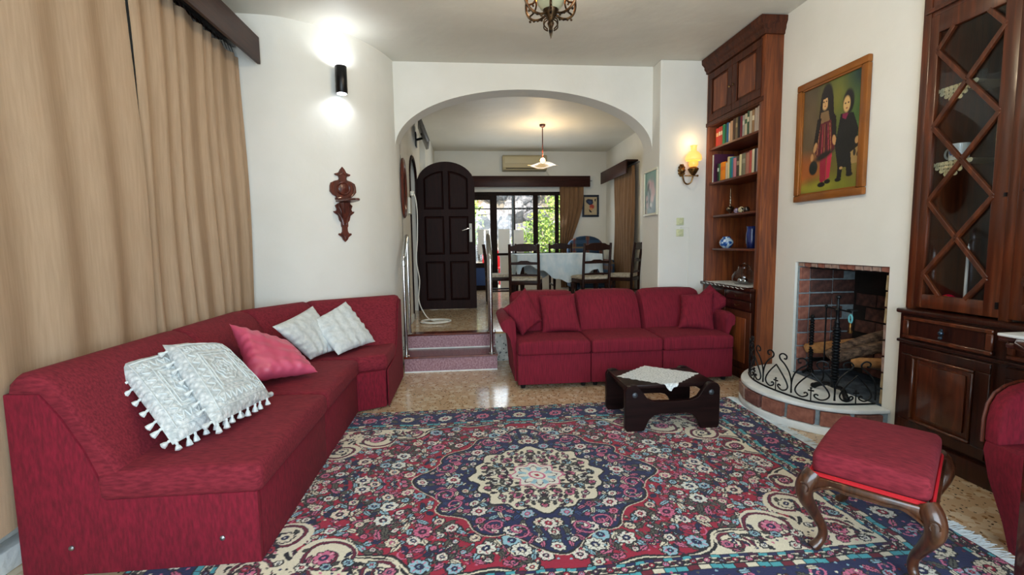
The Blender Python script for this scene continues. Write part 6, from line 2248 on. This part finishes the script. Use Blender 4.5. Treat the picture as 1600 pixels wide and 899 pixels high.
# ------------------------------------------------------------- round-backed red armchair and the dark table at the right edge
ta = thing('side_table', 'dark polished table corner cut off by the right edge', 'table', (2.35, 1.45, 0))
TC = B().prism([(2.32, 1.86), (2.34, 1.80), (2.20, 1.70), (1.905, 1.335), (1.90, 1.30), (1.95, 1.20), (2.45, .95), (2.60, 1.05), (2.61, 1.80), (2.56, 1.86)], .842, .875, .010, 3)
TABW = wood('polished_table_wood', '#2A0F0D', '#4A1F18', 'y', .8, rough=.16, coat=.8)
build('table_top', TC, TABW, ta)
build('moulded_edge', B().prism([(2.33, 1.835), (2.345, 1.78), (2.22, 1.685), (1.945, 1.335), (1.96, 1.24), (2.44, 1.0), (2.57, 1.08), (2.58, 1.80)], .815, .842, .008, 2), TABW, ta)
for x, y in ((1.925, 1.375), (2.53, 1.12), (2.53, 1.77)):
    build('leg', B().box(x - .032, x + .032, y - .032, y + .032, 0, .815, .006), TABW, ta)
build('leg_glint', B().box(1.888, 1.892, 1.36, 1.39, .655, .745), CHROME, ta)  # chrome strip in the place of a reflection glinting on the leg
build('paper_tray', B().box(2.27, 2.50, 1.60, 1.82, .8755, .888, .003), M('white_tray', '#D5D8D8', rough=.3), label='white tray lying on the dark table at the right edge', cat='tray')
rc_ = thing('red_armchair', 'round-backed red chair tucked under the dark table at the right edge', 'chair', (2.45, 1.62, 0))
bkp = [(0, .46), (.0, .56), (.012, .62), (.04, .665), (.09, .695), (.15, .71), (.24, .71), (.30, .695), (.35, .665), (.38, .62), (.39, .56), (.39, .46)]
build('backrest', B().prism([(2.125 + a, z - .01) for a, z in bkp], 1.66, 1.725, .015, 3, ax='y'), VELVET, rc_, ang=60)
build('piping', B().tube([(2.125 + a, 1.728, z - .01) for a, z in bkp], .006, 6), CARVW, rc_)
tap = []
for z, k in ((.0, .62), (.12, .72), (.30, .92), (.42, 1.0), (.455, .98), (.46, .90)):
    tap.append([(2.335 + a * k, 1.56 + b2_ * k, z) for a, b2_ in ((-.21, -.16), (.21, -.16), (.235, 0), (.21, .16), (-.21, .16), (-.235, 0))])
build('seat', B().rings(tap), VELVET, rc_, ang=50)

# ------------------------------------------------------------- the garden beyond the far window
struct('ground', B().box(-14, 18, 10.2, 40, -.3, 0.2), M('garden_ground', '#8A8272', '#6C6A50', s=(2, 2, 2), rough=.95))
LEAFM = [M('leaf_%d' % k, a, b2_, s=(3, 3, 3), rough=.6) for k, (a, b2_) in enumerate((('#8EA83E', '#B9C95E'), ('#4E7A2E', '#7E9E48'), ('#6E9438', '#A3B858')))]


def shrub(x, y, z0, rx, rz_, m, lab, n_=900, seed=0, ls=.11):
    rnd = random.Random(seed)
    t = thing('garden_shrub', lab, 'shrub', (x, y, .2), group='shrubs beyond the far window')
    b3 = B()
    for _ in range(n_):
        a, c_ = rnd.uniform(0, 2 * PI), rnd.uniform(-1, 1)
        r_ = rnd.uniform(.55, 1) ** .5
        s_ = math.sqrt(1 - c_ * c_)
        bump_ = 1 + .18 * math.sin(5 * a) * math.cos(4 * c_)
        p = Vector((x + rx * r_ * s_ * math.cos(a) * bump_, y + rx * .8 * r_ * s_ * math.sin(a) * bump_, z0 + rz_ * (1 + c_ * r_) * bump_))
        d1 = Vector((rnd.gauss(0, 1), rnd.gauss(0, 1), rnd.gauss(0, 1))).normalized() * ls
        d2 = d1.orthogonal().normalized() * ls * .4
        b3.add([p - d1 * .6, p + d2, p + d1 * .6, p - d2], [(0, 1, 2, 3)])
    o = build('foliage', b3, m, t, False, recalc=False)
    build('stem', B().tube([(x, y, .2), (x + .05, y, z0 + rz_)], [.09, .04], 7), BARK, t)
    return t


shrub(-.6, 15.0, .7, 1.1, 1.35, LEAFM[0], 'yellow-green bush seen through the left pane of the garden door', 1500, 1)
shrub(3.7, 15.2, .6, 1.5, 1.3, LEAFM[0], 'sunny yellow-green bush filling the right panes', 2200, 2)
shrub(2.45, 15.6, .5, .9, .75, LEAFM[2], 'low green bush in the middle pane', 1200, 3)
shrub(1.8, 20.0, 3.0, 2.2, 1.0, LEAFM[1], 'dark green tree above the rocks', 2000, 4, .16)
shrub(5.6, 19.0, 2.0, 2.4, 1.6, LEAFM[1], 'dark green tree behind the sunny bush on the right', 2000, 5, .16)
shrub(-2.6, 19.0, 2.0, 2.2, 1.4, LEAFM[2], 'mid-green tree behind the bush on the left', 1600, 6, .16)
rk = random.Random(5)
ROCKM = [M('rock_pale', '#A9A39C', '#8C8580', s=(4, 4, 4), rough=.95, bump=.8, bs=(6, 6, 6), bd=.1), M('rock_dark', '#8A8682', '#5E5B5A', s=(4, 4, 4), rough=.95, bump=.8, bs=(6, 6, 6), bd=.1)]
base_r = []
for k in range(4):
    b3 = bmesh.new()
    bmesh.ops.create_icosphere(b3, subdivisions=2, radius=.5)
    for v in b3.verts:
        v.co *= 1 + .28 * math.sin(5 * v.co.x + k) * math.cos(6 * v.co.z + 2 * k) + rk.uniform(-.08, .08)
    me = bpy.data.meshes.new('boulder')
    b3.to_mesh(me)
    b3.free()
    me.materials.append(ROCKM[k % 2])
    base_r.append(me)
bank = thing('rock_bank', 'bank of grey boulders rising beyond the garden', 'rocks', (1.0, 18, .2))
build('earth_bank', B().add([(-5, 16.6, .15), (8, 16.6, .15), (8, 19.5, 3.6), (-5, 19.5, 3.6), (-5, 24, 3.8), (8, 24, 3.8)], [(0, 1, 2, 3), (3, 2, 5, 4)]), M('bank_earth', '#8A7E6C', '#6E6656', s=(3, 3, 3), rough=.95), bank, False)
for k in range(60):
    f = rk.uniform(0, 1)
    x = rk.uniform(-1.8, 4.2)
    o = bpy.data.objects.new('boulder', base_r[k % 4])
    col.objects.link(o)
    o.parent = bank
    o.location = (x - 1.0, 16.7 + f * 2.7 - 18, .35 + f * 3.2 - .2)
    s_ = rk.uniform(.5, 1.0)
    o.scale = (s_ * 1.2, s_, s_ * .7)
    o.rotation_euler = (rk.uniform(0, 6), rk.uniform(0, .5), rk.uniform(0, 6))
tb = B()
for k in range(3):
    tb.tube([(-2, 14.3, 2.35 - .02 * k), (5, 14.5, 2.30 + .05 * k)], .012, 5)
build('overhead_wires', tb, BLACKM, label='thin dark wires crossing the garden outside', cat='wire')
build('veranda_post', B().box(1.20, 1.28, 12.5, 12.58, .2, 3.3), IRON, label='dark post standing outside the middle pane', cat='post')
gs = thing('garden_chair', 'red plastic chair standing outside behind the glass door', 'chair', (.65, 12.8, .2))
REDP = M('red_plastic', '#B01A1E', rough=.4)
build('seat', B().box(.42, .90, 12.6, 13.0, .62, .66, .015), REDP, gs)
build('backrest', B().box(.42, .90, 13.0, 13.04, .66, 1.12, .015), REDP, gs)
for x in (.45, .87):
    for y in (12.63, 12.98):
        build('leg', B().box(x - .02, x + .02, y - .02, y + .02, .2, .62), REDP, gs)
